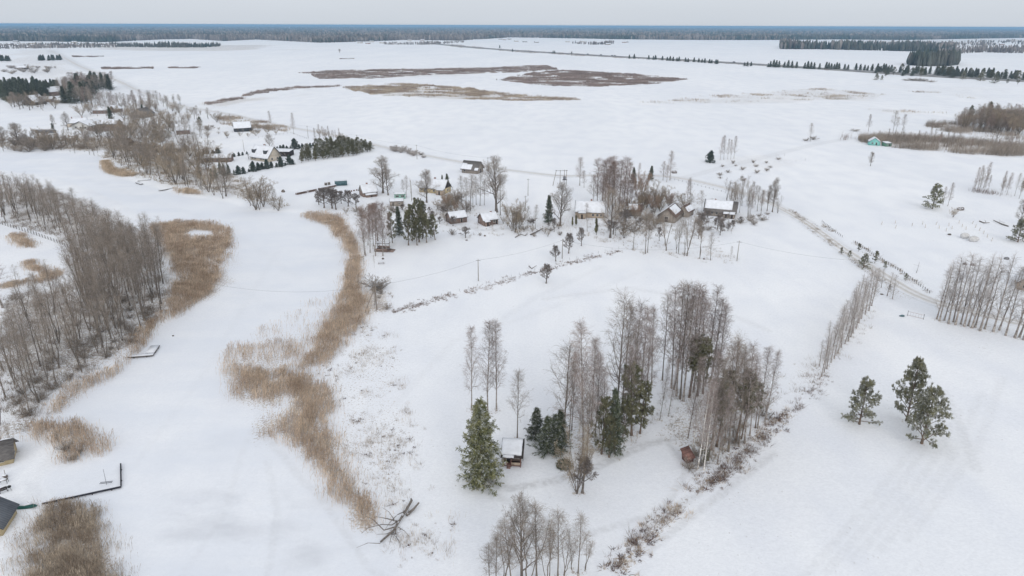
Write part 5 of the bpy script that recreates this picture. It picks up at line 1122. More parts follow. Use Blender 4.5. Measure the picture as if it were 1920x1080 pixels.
def house(name, label, cat, px, py, L_, W_, h, rh, rot, wm, rm, snow=((0, 1, 0, 1), (0, 1, 0, 1)), wins=(), chim=None, o=.45, porch=None, mono=False, gable=None, group=None, simple=False, thick=.22):
    """px,py: footprint centre; rot degrees: ridge direction; snow: ranges (x from,x to,slope from eave,to) for front and back slope"""
    x, y = G(px, py); root = empty(name, (x, y, gz(x, y)), math.radians(rot), None, label, cat, group)
    V, F4, F3 = wall_mesh(L_, W_, h, rh, mono); mb = MB(); mb.raw(V, F4, F3); mb.build('wall', M[wm], root)
    if gable:
        for s in (-1, 1):
            a = L_/2*s; q = .02*s; b = W_/2*.96; g = MB()
            g.raw([(a+q, -b, h+.05), (a+q, b, h+.05), (a+q, 0, h+rh*.96), (a+3*q, -b, h+.05), (a+3*q, b, h+.05), (a+3*q, 0, h+rh*.96)],
                  [(0, 1, 4, 3), (1, 2, 5, 4), (2, 0, 3, 5)], [(0, 2, 1), (3, 4, 5)]); g.build('gable', M[gable], root)
    rf = MB(); t = .14; a = L_/2+o*.8; sl = rh/(W_/2) if not mono else rh/W_
    if mono: sides = [((-W_/2-o, h-o*sl+.03), (W_/2+o, h+rh+o*sl+.03))]
    else: sides = [((-W_/2-o, h-o*sl+.03), (0, h+rh+.03)), ((W_/2+o, h-o*sl+.03), (0, h+rh+.03))]
    for (y0, z0), (y1, z1) in sides:
        if y1 < y0: pts = [(-a, y1, z1), (a, y1, z1), (a, y0, z0), (-a, y0, z0)]
        else: pts = [(-a, y0, z0), (a, y0, z0), (a, y1, z1), (-a, y1, z1)]
        rf.hexa(pts, [(p[0], p[1], p[2]+t) for p in pts])
    roof = rf.build('roof', M[rm], root)
    for k, sn in enumerate(snow):
        if sn is None or k >= len(sides): continue
        for q, (u0, u1, v0, v1) in enumerate(sn if isinstance(sn[0], tuple) else (sn,)):
            (ya, za), (yb, zb) = sides[k]
            g = lambda v: (ya+(yb-ya)*v, za+(zb-za)*v+t)
            snow_slab('snow_layer', roof, -a+2*a*u0+.05, -a+2*a*u1-.05, g(v0), g(v1), thick, hash_(px, k, q), nx=6 if simple else 14, ny=3 if simple else 6)
    if chim:
        for cx, cy, ch in (chim if isinstance(chim, list) else [chim]):
            c = MB().box(cx-.35, cx+.35, cy-.35, cy+.35, h+rh*(1-abs(cy)/(W_/2))-.3, h+rh+ch).build('chimney', M['brick'], roof)
            MB().box(cx-.4, cx+.4, cy-.4, cy+.4, h+rh+ch+.003, h+rh+ch+.15).build('chimney_cap', M['snow'], roof)
    for wv in wins:
        window_on(root, L_, W_, *wv)
    if porch:
        for (px0, px1, d, ph, pm) in (porch if isinstance(porch, list) else [porch]):
            p = MB().box(px0, px1, -W_/2-d, -W_/2-.003, -.4, ph).build('porch', M[pm], root)
            q = MB(); q.hexa([(px0-.2, -W_/2-d-.3, ph), (px1+.2, -W_/2-d-.3, ph), (px1+.2, -W_/2-.01, ph+.5), (px0-.2, -W_/2-.01, ph+.5)],
                             [(px0-.2, -W_/2-d-.3, ph+.1), (px1+.2, -W_/2-d-.3, ph+.1), (px1+.2, -W_/2-.01, ph+.6), (px0-.2, -W_/2-.01, ph+.6)])
            q.build('porch_roof', M[rm], p)
            snow_slab('snow_layer', p, px0-.2, px1+.2, (-W_/2-d-.3, ph+.1), (-W_/2-.02, ph+.6), .2, 5, nx=4, ny=3)
            MB().box((px0+px1)/2-.4, (px0+px1)/2+.4, -W_/2-d-.04, -W_/2-d+.02, 0, min(1.9, ph-.2)).build('door', M['wood_dark'], p)
    return root
def hash_(*a): return int(sum((i+1)*7919*(x+1) for i, x in enumerate(a))) % 100000
ALL = ((0, 1, 0, 1), (0, 1, 0, 1))
w2 = lambda side, us, z=1.3, w=.8, h=.9: [(side, u, z, w, h) for u in us]
# homestead beside the lake
house('log_shed', 'brown log shed with snowy roof, left one of the pair below the tall trees', 'shed', 856, 416, 7.2, 5.0, 2.4, 1.9, 28, 'wood_brown', 'roof_grey', ALL,
      [('l', 0, 1.1, .9, 1.7, 'door'), ('f', 1.2, 1.1, .8, 1.6, 'door'), ('f', -1.6, 1.3, .6, .6)])
house('log_shed', 'brown log cabin with a small snowy lean-to porch, right of the log shed', 'shed', 915, 419, 6.6, 5.2, 2.3, 2.1, 28, 'wood_brown', 'roof_grey', ALL,
      [('l', 1.2, 1.3, .6, .6), ('f', 1.5, 1.3, .7, .7), ('f', 2.5, 1.0, .7, 1.6, 'door')], (1.5, .4, .5), porch=(-3.0, -.9, 1.3, 1.7, 'wood_brown'))
house('farmhouse', 'yellow farmhouse with dark triangular gable and tan annex', 'house', 816, 359, 13.5, 7, 2.5, 3.6, -22, 'plaster_yellow', 'roof_grey', ALL,
      w2('f', (-5.6, -3.6, 1.2, 3.2))+[('r', 0, 1.4, .9, 1.0), ('l', 0, 1.4, .9, 1.0)], (0, .3, .8), porch=(3.6, 7.2, 2.6, 2.3, 'wood_pale'), gable='wood_dark')
house('cottage', 'little brown cottage with snowy roof and brick chimney beside the old orchard', 'house', 691, 366, 7.0, 5.6, 2.2, 2.9, 30, 'wood_brown', 'roof_grey', ALL,
      [('l', 0, 3.2, .7, .7), ('r', 0, 1.4, .8, .8), ('f', 2.4, 1.2, .7, .8)], (-.3, .6, .8), porch=(-2.6, 2.6, 1.8, 1.1, 'wood_brown'), gable='wood_grey')
house('mint_hut', 'mint green flat-roofed hut with snow on top', 'shed', 750, 372, 5.0, 2.7, 2.1, .35, 10, 'paint_mint', 'paint_green', ALL, [('f', -1.2, 1.3, 1.3, .7), ('f', 1.2, 1.3, 1.3, .7), ('l', 0, 1.0, .8, 1.7, 'door')], mono=True, o=.25)
house('board_shed', 'grey plank shed with snowy flat roof just below the mint hut', 'shed', 744, 385, 6.0, 3.0, 2.0, .5, 8, 'wood_grey', 'roof_brown', ALL, [('f', -1.5, 1.0, .8, 1.6, 'door'), ('f', 1.2, 1.2, .7, .6)], mono=True, o=.25)
house('barn', 'old weathered barn with patchy grey roof beside the lane', 'barn', 886, 323, 9.5, 7, 2.6, 3.5, -24, 'wood_grey', 'roof_grey', (((0, .62, .05, .6), (0, .3, .6, .7), (.78, 1, .0, .3)), (0, 1, 0, 1)),
      [('r', 0, 1.3, 1.6, 2.2, 'door'), ('f', -3, 1.3, .9, .9)], o=.8)
# farm on the right
house('farmhouse', 'cream wooden farmhouse with broad snowy roof and small gabled porch', 'house', 1106, 404, 12, 7.8, 2.6, 3.6, -8, 'wood_pale', 'roof_grey', ALL,
      w2('f', (1.4, 3.2, 4.8))+[('l', -1.2, 1.4, .9, 1.0), ('l', 1.5, 1.4, .9, 1.0), ('l', 0, 3.8, .7, .8)], (.4, .2, .9), porch=(-4.6, -1.6, 2.2, 2.4, 'wood_pale'), gable='wood_brown')
house('farm_shed', 'small farm shed with half-snowed brown roof behind the boundary trees', 'shed', 1190, 402, 5.4, 5.4, 2.3, 2.2, -8, 'wood_grey', 'roof_brown', (((.02, .7, .15, .95),), (0, 1, 0, 1)), [('f', 0, 1.2, .8, 1.6, 'door'), ('r', 0, 1.2, .6, .6)])
house('barn', 'sagging grey barn with big plank gable among the boundary trees', 'barn', 1256, 411, 11.5, 7.2, 2.6, 3.0, 62, 'wood_grey', 'roof_brown', (((.2, .9, .2, .95),), (0, 1, 0, 1)), [('l', 0, 1.3, 1.4, 2.0, 'door')])
house('barn', 'little grey barn with tall gable right behind the sagging barn', 'barn', 1285, 404, 6.2, 4.6, 2.4, 2.4, 55, 'wood_grey', 'roof_brown', (((.0, 1, .1, .75),), (0, 1, 0, 1)), [('l', 0, 1.2, .9, 1.8, 'door')])
house('farmhouse', 'long weathered farmhouse with wide snowy roof and two snowy lean-tos', 'house', 1350, 402, 12.5, 8.0, 2.4, 3.5, -20, 'wood_grey', 'roof_grey', (((.02, .86, .25, 1),), (0, 1, 0, 1)),
      w2('f', (-5.2, -3.2, -1.2), 1.3, .8, .8)+[('l', 0, 1.3, .8, .9), ('r', 0, 1.5, .9, 1.0), ('r', 0, 3.9, .7, .7)], (-2.5, .5, .6), porch=[(1.6, 3.8, 1.6, 1.7, 'wood_grey'), (4.1, 6.1, 2.2, 1.8, 'wood_grey')], gable='wood_grey', o=.7)
house('hut', 'turquoise gabled hut with snow on its right slope', 'hut', 1638, 271, 7.5, 7.0, 2.3, 2.5, 68, 'paint_teal', 'metal_blue', ALL, [('l', -1.2, 1.2, .8, 1.7, 'door'), ('l', 1.2, 1.5, .9, .9)], o=.2)
house('hut', 'low green garden hut right of the turquoise hut', 'hut', 1662, 273.5, 4.4, 4.0, 2.0, .5, 10, 'paint_green', 'metal_blue', ALL, [('f', .6, 1.0, .8, 1.6, 'door'), ('f', -1.0, 1.2, .6, .6)], mono=True, o=.2)
house('cottage', 'tan timber house half cut by the right edge behind the birches', 'house', 1926, 540, 7, 6, 2.6, 3.2, 60, 'wood_pale', 'roof_brown', ALL, [('l', -1.2, 1.4, .9, 1.0), ('l', 1.2, 1.4, .9, 1.0), ('f', 0, 1.4, .9, 1.0)], gable='wood_pale')
# modern house
mh = house('modern_house', 'large modern cream house with steep snowy roof and dark dormers', 'house', 499, 299, 15, 10, 2.8, 5.4, -30, 'plaster_cream', 'roof_dark', ALL,
      w2('f', (-5.5, -3.5, 1.5, 3.5, 5.5), 1.4, 1.2, 1.1)+[('r', -2, 1.4, 1.0, 1.2), ('r', 2, 1.4, 1.0, 1.2), ('r', 0, 4.6, 1.2, 1.3)], (-1, .8, .7), gable='plaster_cream', o=1.0)
for xx in (-5.5, 4.2):
    d = MB(); d.box(xx-1.2, xx+1.2, -4.1, -1.2, 3.4, 6.3).build('dormer', M['roof_dark'], mh)
    snow_slab('snow_layer', mh, xx-1.4, xx+1.4, (-4.3, 6.31), (-.9, 6.35), .22, int(xx*7)+60, nx=4, ny=3)
MB().box(-10.8, -8.502, -4.2, 2, 2.5, 2.7).build('canopy', M['roof_dark'], mh)
snow_slab('snow_layer', mh, -10.8, -8.6, (-4.2, 2.7), (2, 2.7), .2, 9, nx=4, ny=4)
for xx, yy in ((-10.6, -4.0), (-10.6, 1.8)): MB().box(xx-.1, xx+.1, yy-.1, yy+.1, -.3, 2.5).build('post', M['wood_brown'], mh)
house('garage', 'low flat-roofed garage with reddish end wall behind the modern house', 'garage', 531, 291, 11, 7, 2.8, .5, -6, 'wood_dark', 'roof_dark', ALL, [('f', 1.5, 1.2, 2.4, 2.0, 'door'), ('f', -3, 1.5, 1.0, 1.0)], mono=True)
house('bungalow', 'long low brown bungalow with snowy roof and dark window band', 'house', 411, 302, 15, 6, 2.5, 1.7, 8, 'wood_brown', 'roof_dark', ALL, w2('f', (-5, -2.5, 0, 2.5, 5), 1.4, 1.2, 1.1), None)
house('barn', 'dark grey barn with white roof standing on the slope under the thicket', 'barn', 455, 246, 12, 9, 2.8, 4.0, 24, 'roof_dark', 'roof_dark', ALL, [('r', 0, 1.3, 2, 2.2, 'door'), ('f', 0, 1.4, 1, 1)])
house('village_house', 'mauve-grey village house with one white roof slope left of the round pine', 'house', 344, 251, 9, 8, 3, 3.8, 25, 'wood_brown', 'roof_dark', ALL, [('r', 0, 1.5, 1, 1), ('r', 0, 4.2, .9, .9)], (0, .4, .6))
house('village_house', 'village house with snowy roofs hidden behind tan trees', 'house', 302, 258, 12, 8, 2.8, 3.2, -20, 'plaster_white', 'roof_dark', ALL, w2('f', (-3, 0, 3)), (0, .4, .6))
house('village_house', 'long dark timber house with white roof behind the shore trees', 'house', 322, 284, 17, 7, 2.6, 2.6, 2, 'wood_dark', 'roof_dark', ALL, w2('f', (-6, -3, 0, 3, 6)), None)
house('garden_shed', 'small pointed grey shed in the brown village garden', 'shed', 242, 272, 4, 4, 2.2, 2.4, 80, 'wood_grey', 'roof_brown', (None, (0, 1, .2, 1)), [('l', 0, 1.1, .8, 1.6, 'door')])
house('villa', 'white villa with wide low gable and shallow snowy roof', 'house', 167, 240, 17, 15, 3.0, 3.0, 82, 'plaster_white', 'roof_dark', ALL, [('l', -4, 1.5, 1.3, 1.3), ('l', 4, 1.5, 1.3, 1.3), ('l', 0, 1.5, 1.3, 1.3)], None, o=.9)
house('villa', 'pale villa wing with two dark chimneys left of the white villa', 'house', 146, 236, 14, 9, 3.0, 3.0, 35, 'plaster_cream', 'roof_dark', ALL, w2('f', (-4, -1.5, 1.5, 4)), [(-3, 0, 1.2), (4, 0, 1.2)])
house('village_house', 'house with one large white roof slope right of the villa', 'house', 208, 238, 14, 9, 2.8, 3.0, 4, 'wood_pale', 'roof_dark', ALL, w2('f', (-4, -1.5, 1.5, 4)), None)
house('village_house', 'brown gabled house beneath the dark spruce plantation', 'house', 101, 179, 16, 12, 4.5, 5.0, 65, 'wood_brown', 'roof_brown', ALL, [('l', 0, 2, 1.2, 1.2), ('l', 0, 5.5, 1.2, 1.2)], None, simple=True)
house('village_house', 'dark house with steep gable and white roof edges at the upper left', 'house', 66, 196, 16, 12, 3, 6.0, 85, 'wood_dark', 'roof_brown', ALL, [('l', 0, 4.5, 1.2, 1.2)], None, simple=True)
house('village_house', 'small house with snowy hip roof right of the steep gabled house', 'house', 91, 191, 12, 9, 3, 2.4, 8, 'wood_brown', 'roof_brown', ALL, w2('f', (-3, 0, 3)), None, simple=True)
house('village_house', 'grey house in the bare garden below the mixed wood', 'house', 118, 193, 12, 8, 3, 1.4, 0, 'wood_grey', 'roof_grey', ALL, w2('f', (-3, 0, 3)), None, simple=True)
house('village_house', 'white roofed house left of the lone dark spruce', 'house', 194, 212, 14, 9, 3, 3, 5, 'wood_brown', 'roof_grey', ALL, w2('f', (-3, 0, 3)), None, simple=True)
house('village_house', 'white roofed house right of the lone dark spruce', 'house', 216, 210, 9, 9, 3, 3, 75, 'wood_brown', 'roof_grey', ALL, [('l', 0, 1.5, 1, 1)], None, simple=True)
house('village_house', 'grey broad gabled house in the middle of the village', 'house', 269, 219, 14, 13, 3, 4.5, 85, 'wood_grey', 'roof_grey', (None, (0, 1, 0, .3)), [('l', 0, 2, 1.2, 1.2)], None, simple=True)
house('village_house', 'dark barn-like house on the meadow at the far left', 'house', 43, 130, 16, 9, 3, 3, 20, 'wood_dark', 'roof_dark', ALL, w2('f', (-3, 0, 3)), None, simple=True)
house('greenhouse', 'long low grey frame greenhouse on the snow left of the villa', 'greenhouse', 86, 249, 13, 3.5, 1.6, .7, 3, 'metal', 'metal', (None, None), [], None, simple=True)
# far villages: tiny houses with white roofs
fv = [(20, 84), (34, 86), (62, 82), (84, 88), (96, 84), (118, 89), (145, 87), (30, 79), (52, 90), (186, 84), (194, 88), (213, 82), (8, 90), (140, 80), (286, 87), (320, 87), (675, 81), (690, 82), (697, 79), (740, 80), (768, 77), (792, 76), (806, 79), (716, 81), (735, 83), (938, 74), (946, 75), (955, 74), (968, 78), (984, 79), (1006, 80), (1064, 79), (1093, 79), (1147, 79), (1170, 80), (1140, 84), (1174, 79.5), (1625, 93), (1905, 76), (1878, 84)]
FW = ['near the left end of the far village', 'in the far hamlet left of centre', 'at the far hamlet right of centre', 'on the far right fields']
cnt = {}
for i, (a, b) in enumerate(sorted(fv)):
    z = 0 if a < 400 else 1 if a < 900 else 2 if a < 1300 else 3; cnt[z] = cnt.get(z, 0)+1
    dist = G(a, b)[1]; s = 14 if dist < 2600 else 20
    house('far_house', f'tiny white-roofed house {FW[z]}, {ORD[cnt[z]-1]} from left', 'house', a, b, s, s*.6, 3.2, 3.0, RND.choice([-12, 4, 15]), RND.choice(['wood_brown', 'plaster_cream', 'brick', 'wood_grey']), 'roof_dark', ALL,
          [('f', -s*.25, 1.6, 1.4, 1.4), ('f', s*.25, 1.6, 1.4, 1.4)], group=f'houses {FW[z]}', simple=True, thick=.4)
# left edge cottages
house('cottage', 'small yellow cottage with bare dark grey roof at the left edge behind', 'house', -1, 864, 5.0, 5.0, 1.6, 2.0, 28, 'plaster_yellow', 'roof_grey', (None, (0, 1, .1, 1)), [('f', .9, 1.1, .6, .7), ('f', -.6, 1.0, .8, 1.7, 'door'), ('r', 0, 1.1, .6, .7)], o=.6)
house('cottage', 'yellow cottage with ribbed blue-grey metal roof at the left edge in front', 'house', -14, 992, 5.2, 4.4, 2.2, 1.9, 84, 'plaster_yellow', 'ribbed', (None, None), [('l', 1.0, 1.1, .6, .7), ('f', 1, 1.1, .6, .7)], o=.55) if False else None
M['ribbed'] = plank_mat('ribbed_metal_roof', (.145, .155, .175), (.115, .125, .14), .22, 'X')
house('cottage', 'yellow cottage with ribbed blue-grey metal roof at the left edge in front', 'house', -12, 990, 5.4, 4.8, 1.7, 2.0, -76, 'plaster_yellow', 'ribbed', (None, None), [('r', 1.0, 1.1, .6, .7), ('f', 1, 1.1, .6, .7), ('b', 1, 1.1, .6, .7), ('b', -1, 1.1, .6, .7)], o=.5)
# garden furniture pile between the cottages
def lump(name, label, cat, parts, px, py, rz=0):
    x, y = G(px, py); r = empty(name, (x, y, gz(x, y)), rz, None, label, cat)
    for nme, mb, m in parts: mb.build(nme, M[m], r)
    return r
lump('garden_table', 'snow-topped garden table heaped between the two yellow cottages', 'table',
     [('tabletop', MB().box(-.7, .7, -.4, .4, .68, .74), 'wood_grey'), ('leg', MB().bar((-.6, -.3, -.1), (-.6, -.3, .68), .04, 5), 'wood_dark'), ('leg', MB().bar((.6, -.3, -.1), (.6, -.3, .68), .04, 5), 'wood_dark'),
      ('leg', MB().bar((-.6, .3, -.1), (-.6, .3, .68), .04, 5), 'wood_dark'), ('leg', MB().bar((.6, .3, -.1), (.6, .3, .68), .04, 5), 'wood_dark'), ('snow_layer', MB().blob((0, 0, .76), (.65, .38, .12), 3), 'snow')], 8, 908, .3)
lump('barbecue', 'black barbecue standing on the snow between the yellow cottages', 'barbecue',
     [('bowl', MB().blob((0, 0, .8), (.32, .32, .22), 4, jit=.03), 'tyre')]+[('leg', MB().bar((.3*math.cos(k), .3*math.sin(k), -.05), (.12*math.cos(k), .12*math.sin(k), .72), .025, 5), 'metal') for k in (0, 2.1, 4.2)], 20, 922, 0)
lump('bench', 'small dark bench beside the barbecue at the left edge', 'bench',
     [('seat', MB().box(-.6, .6, -.2, .2, .42, .48), 'wood_dark'), ('backrest', MB().box(-.6, .6, .2, .25, .5, .85), 'wood_dark'), ('leg', MB().box(-.55, -.47, -.18, .18, -.1, .42), 'wood_dark'), ('leg', MB().box(.47, .55, -.18, .18, -.1, .42), 'wood_dark')], 8, 925, .8)
lump('snowy_stump', 'snow-covered stump with a post at the left edge', 'stump', [('stump', MB().blob((0, 0, .2), (.45, .4, .35), 8), 'bark_dark'), ('snow_layer', MB().blob((0, 0, .52), (.38, .34, .12), 9), 'snow'), ('post', MB().bar((.1, 0, .3), (.15, 0, 1.5), .05, 5), 'wood_grey')], 11, 897)

# ------------------------------------------------------------------ the small cabin on stilts
x, y = G(960, 866); cb = empty('cabin', (x, y, gz(x, y)), math.radians(-4), None, 'small brown cabin with thick snowy roof and railed porch', 'cabin')
MB().box(-1.6, 1.7, -.2, 2.6, .35, 2.15).build('wall', M['wood_brown'], cb)
MB().box(-1.7, 1.75, -1.5, -.203, .28, .38).build('porch_floor', M['wood_red'], cb)
rf = MB(); rf.hexa([(-2.0, -1.75, 2.1), (2.05, -1.75, 2.1), (2.05, 3.0, 3.1), (-2.0, 3.0, 3.1)], [(-2.0, -1.75, 2.2), (2.05, -1.75, 2.2), (2.05, 3.0, 3.2), (-2.0, 3.0, 3.2)])
rr = rf.build('roof', M['wood_dark'], cb); snow_slab('snow_layer', rr, -2.0, 1.9, (-1.2, 2.315), (3.0, 3.2), .34, 3); snow_slab('snow_layer', rr, -1.6, .5, (-1.85, 2.18), (-1.2, 2.315), .34, 4, nx=5, ny=2)
g = MB()
g.hexa([(2.06, -1.75, 1.6), (2.14, -1.75, 1.6), (2.14, 3.0, 2.4), (2.06, 3.0, 2.4)], [(2.06, -1.75, 2.25), (2.14, -1.75, 2.25), (2.14, 3.0, 3.35), (2.06, 3.0, 3.35)]); g.build('bargeboard', M['wood_dark'], cb)
for xx in (-1.6, -.1, 1.65): MB().box(xx-.06, xx+.06, -1.45, -1.33, -.3, 2.1).build('post', M['wood_red'], cb)
for x0, x1 in ((-1.54, -.75), (-.03, 1.58)):
    MB().box(x0, x1, -1.44, -1.38, .4, .98).build('railing', M['wood_red'] if x0 < -1 else M['wood_pale'], cb)
for k in range(3): MB().box(-.85, -.18, -1.75-.25*k, -1.52-.25*k, .02-.12*k+.12, .1-.12*k+.12).build('step', M['wood_red'], cb)
window_on(cb, 3.2, .4, 'f', .9, 1.4, .9, .7); window_on(cb, 3.2, .4, 'f', -.6, 1.15, .8, 1.5, 'door')
for xx in (-1.5, 1.6): MB().box(xx-.08, xx+.08, 2.3, 2.46, -.3, .35).build('stilt', M['wood_brown'], cb)
# leaning brown outhouse
x, y = G(1290, 862); oh = empty('outhouse', (x, y, gz(x, y)), .35, None, 'leaning brown plank outhouse beside the ditch birches', 'outhouse'); oh.rotation_euler = (.0, -.16, .35)
MB().box(-.75, .75, -.7, .8, -.15, 1.7).build('wall', M['wood_red'], oh)
rf = MB(); rf.hexa([(-.95, -1.2, 1.0), (.95, -1.2, 1.0), (.95, 1.0, 2.35), (-.95, 1.0, 2.35)], [(-.95, -1.2, 1.08), (.95, -1.2, 1.08), (.95, 1.0, 2.43), (-.95, 1.0, 2.43)]); rf.build('roof', M['wood_red'], oh)
window_on(oh, 1.5, 1.4, 'r', 0.05, .8, .6, 1.3, 'door')
# lakeside shelter
x, y = G(718, 470); sh = empty('shelter', (x, y, gz(x, y)), math.radians(-8), None, 'open brown timber shelter with collapsed railing by the lakeside birches', 'shelter')
MB().box(-2.6, 2.2, -1.9, 1.7, .15, .35).build('deck', M['wood_brown'], sh)
for xx, yy in ((-2.4, -1.7), (2.0, -1.7), (-2.4, 1.5), (2.0, 1.5)): MB().box(xx-.09, xx+.09, yy-.09, yy+.09, -.3, 2.5).build('post', M['wood_grey'], sh)
r_ = MB().hexa([(-2.8, .2, 2.5), (2.3, .2, 2.5), (2.3, 1.9, 2.65), (-2.8, 1.9, 2.65)], [(-2.8, .2, 2.6), (2.3, .2, 2.6), (2.3, 1.9, 2.75), (-2.8, 1.9, 2.75)]).build('roof', M['wood_dark'], sh)
snow_slab('snow_layer', r_, -2.7, 2.2, (.25, 2.62), (1.85, 2.76), .2, 12, nx=6, ny=3)
for yy in (-1.8, 1.6): MB().box(-2.5, 2.1, yy-.04, yy+.04, .5, 1.2).build('railing', M['wood_brown'], sh)
MB().hexa([(2.2, -1.8, .3), (4.2, -1.5, .05), (4.2, 1.5, .05), (2.2, 1.6, .3)], [(2.2, -1.8, .42), (4.2, -1.5, .17), (4.2, 1.5, .17), (2.2, 1.6, .42)]).build('ramp', M['wood_brown'], sh)
lump('bench', 'little grey bench on the snow below the lakeside shelter', 'bench', [('seat', MB().box(-1, 1, -.3, .3, .5, .58), 'wood_grey'), ('leg', MB().box(-.9, -.8, -.3, .3, -.1, .5), 'wood_grey'), ('leg', MB().box(.8, .9, -.3, .3, -.1, .5), 'wood_grey'), ('snow_layer', MB().box(-.95, .95, -.28, .28, .583, .68), 'snow')], 715, 495, .1)

# ------------------------------------------------------------------ jetties
def jetty(label, runs, wd=1.2, z=.45, rails=None, name='jetty', snow=True, mat_='dock_wood'):
    """runs: list of pixel polylines on the ice"""
    P0 = G(*runs[0][0]); r = empty(name, (P0[0], P0[1], -.45), 0, None, label, 'jetty')
    for run in runs:
        P = GP(run)-P0
        for a, b in zip(P[:-1], P[1:]):
            d = b-a; ln = np.linalg.norm(d); an = math.atan2(d[1], d[0]); c = (a+b)/2
            m = MB(); m.box(c[0]-ln/2, c[0]+ln/2, c[1]-wd/2, c[1]+wd/2, z-.16, z, an, c); m.build('deck', M[mat_], r)
            if snow: m = MB(); m.box(c[0]-ln/2+.04, c[0]+ln/2-.04, c[1]-wd/2+.1, c[1]+wd/2-.06, z+.003, z+.12, an, c); m.build('snow_layer', M['snow'], r)
            m = MB(); k = max(2, int(ln/2.5))
            for i in range(k):
                q = a+d*(i+.5)/k
                for s in (-1, 1):
                    nx_, ny_ = -d[1]/ln*s*wd*.45, d[0]/ln*s*wd*.45
                    m.bar((q[0]+nx_, q[1]+ny_, -.4), (q[0]+nx_, q[1]+ny_, z-.17), .07, 5)
            m.build('piles', M['wood_dark'], r)
    return r
jetty('snow-covered plank jetty with square platform below the left shore trees', [[(240, 668), (288, 664)]], 1.3)
j = jetty('wide snowy swimming platform at the end of the plank jetty', [[(281, 662), (291, 648)]], 2.2, .46, name='platform')
jetty('long dark blue jetty running out from the left cottages', [[(78, 943), (227, 911)]], .35, .34, snow=False, mat_='dock_dark', name='jetty')
jetty('narrow steel jetty arm at the end of the long dark jetty', [[(226.5, 909), (226, 868)]], .22, .4, snow=False, mat_='dock_dark', name='jetty')
x, y = G(198, 906); bn = empty('swim_frame', (x, y, -.45), .15, None, 'steel frame with a tall thin pole standing beside the long jetty', 'frame')
MB().bar((-1.0, 0, .45), (1.0, .1, .45), .05, 5).bar((-1.0, .35, .45), (1.0, .45, .45), .05, 5).build('rail', M['dock_dark'], bn)
MB().bar((0, .2, 0), (0.05, .25, 3.2), .035, 5).build('pole', M['metal'], bn)
jetty('small snow-topped jetty with dark hooked end on the far shore', [[(256, 342), (266, 345)], [(258, 339), (282, 337)]], 1.4, .5)
jetty('straight dark jetty pointing out from the far shore', [[(298, 357), (328, 352)]], 1.3, .5)
jetty('short dark jetty among the far shore trees', [[(303, 338.5), (315, 340)]], 1.2, .6)
jetty('snowy jetty poking through the reeds below the old orchard', [[(608, 417), (628, 412)]], 1.6, .5)
jetty('thin jetty crossing the reeds below the lakeside shelter', [[(653, 487), (684, 480)]], .7, .5)
jetty('little jetty on the north shore at the upper left', [[(133, 279.5), (141, 279.5)]], 1.6, .4)
# rowing boat upside down
x, y = G(47, 953); bt = empty('rowing_boat', (x, y, gz(x, y)), .1, None, 'dark green rowing boat half buried in snow by the long jetty', 'boat')
h_ = MB(); V = []; F = []
for i in range(9):
    u = i/8*2-1; w_ = .62*math.sqrt(max(0, 1-u**2*.98)); 
    for j in range(7):
        a = math.pi*j/6; V.append((u*2.0, w_*math.cos(a), .05+.42*math.sin(a)*(1-u*u*.6)))
for i in range(8):
    for j in range(6): F.append((7*i+j, 7*i+7+j, 7*i+8+j, 7*i+j+1))
h_.raw(V, F).build('hull', M['boat_green'], bt); MB().blob((0, .1, .46), (1.2, .35, .12), 5).build('snow_layer', M['snow'], bt)
MB().bar((-2.0, 0, .12), (2.0, 0, .12), .04, 5).build('keel', M['boat_green'], bt)

# ------------------------------------------------------------------ poles and wires
def pole(px, py, ytop, label, arm=True, name='power_pole', mat_='concrete', group='power poles'):
    h = hgt(px, py, ytop); x, y = G(px, py); z = gz(x, y)
    r = empty(name, (x, y, z), RND.uniform(-.5, .5), None, label, 'power pole', group)
    MB().bar((0, 0, -.3), (0, 0, h), .16, 7, .10).build('shaft', M[mat_], r)
    if arm:
        MB().box(-.7, .7, -.05, .05, h-.5, h-.4).build('crossarm', M['metal'], r)
        for q in (-.6, .6, 0): MB().bar((q, 0, h-.397 if q else h+.003), (q, 0, h-.2 if q else h+.2), .04, 5).build('insulator', M['frame'], r)
    return (x, y, z+h-.3)
pl = {}
for k, a, b, c, lab in [('a', 897, 527, 486, 'single grey power pole standing in the open middle field'), ('b', 1054, 485, 449, 'grey power pole behind the second orchard apple tree'),
                        ('c', 1381.5, 490, 452, 'grey power pole on the open plot below the long farmhouse'), ('d', 985, 396, 367, 'lower power pole left of the dark farm spruce'),
                        ('e', 990, 367, 335, 'upper power pole on the slope left of the transformer'), ('f', 782, 298, 271, 'power pole by the lane between the frosty bushes'),
                        ('g', 915, 325, 295, 'power pole beside the weathered lane barn'), ('h', 670, 271, 252, 'power pole by the lane at the end of the pine plantation'),
                        ('i', 578, 259, 236, 'tall power pole by the lane above the small spruces'), ('j', 458, 284, 262, 'thin pole in the garden behind the low bungalow'),
                        ('k', 772, 376, 338, 'pole standing right of the mint hut'), ('l', 432, 229, 213, 'power pole on the roadside above the grey barn')]:
    pl[k] = pole(a, b, c, lab, arm=k not in 'jk')
def wire(a, b, sag, r=.022, n=14):
    t = np.linspace(0, 1, n); P = np.array(a)[None]*(1-t[:, None])+np.array(b)[None]*t[:, None]; P[:, 2] -= 4*sag*t*(1-t)
    return P
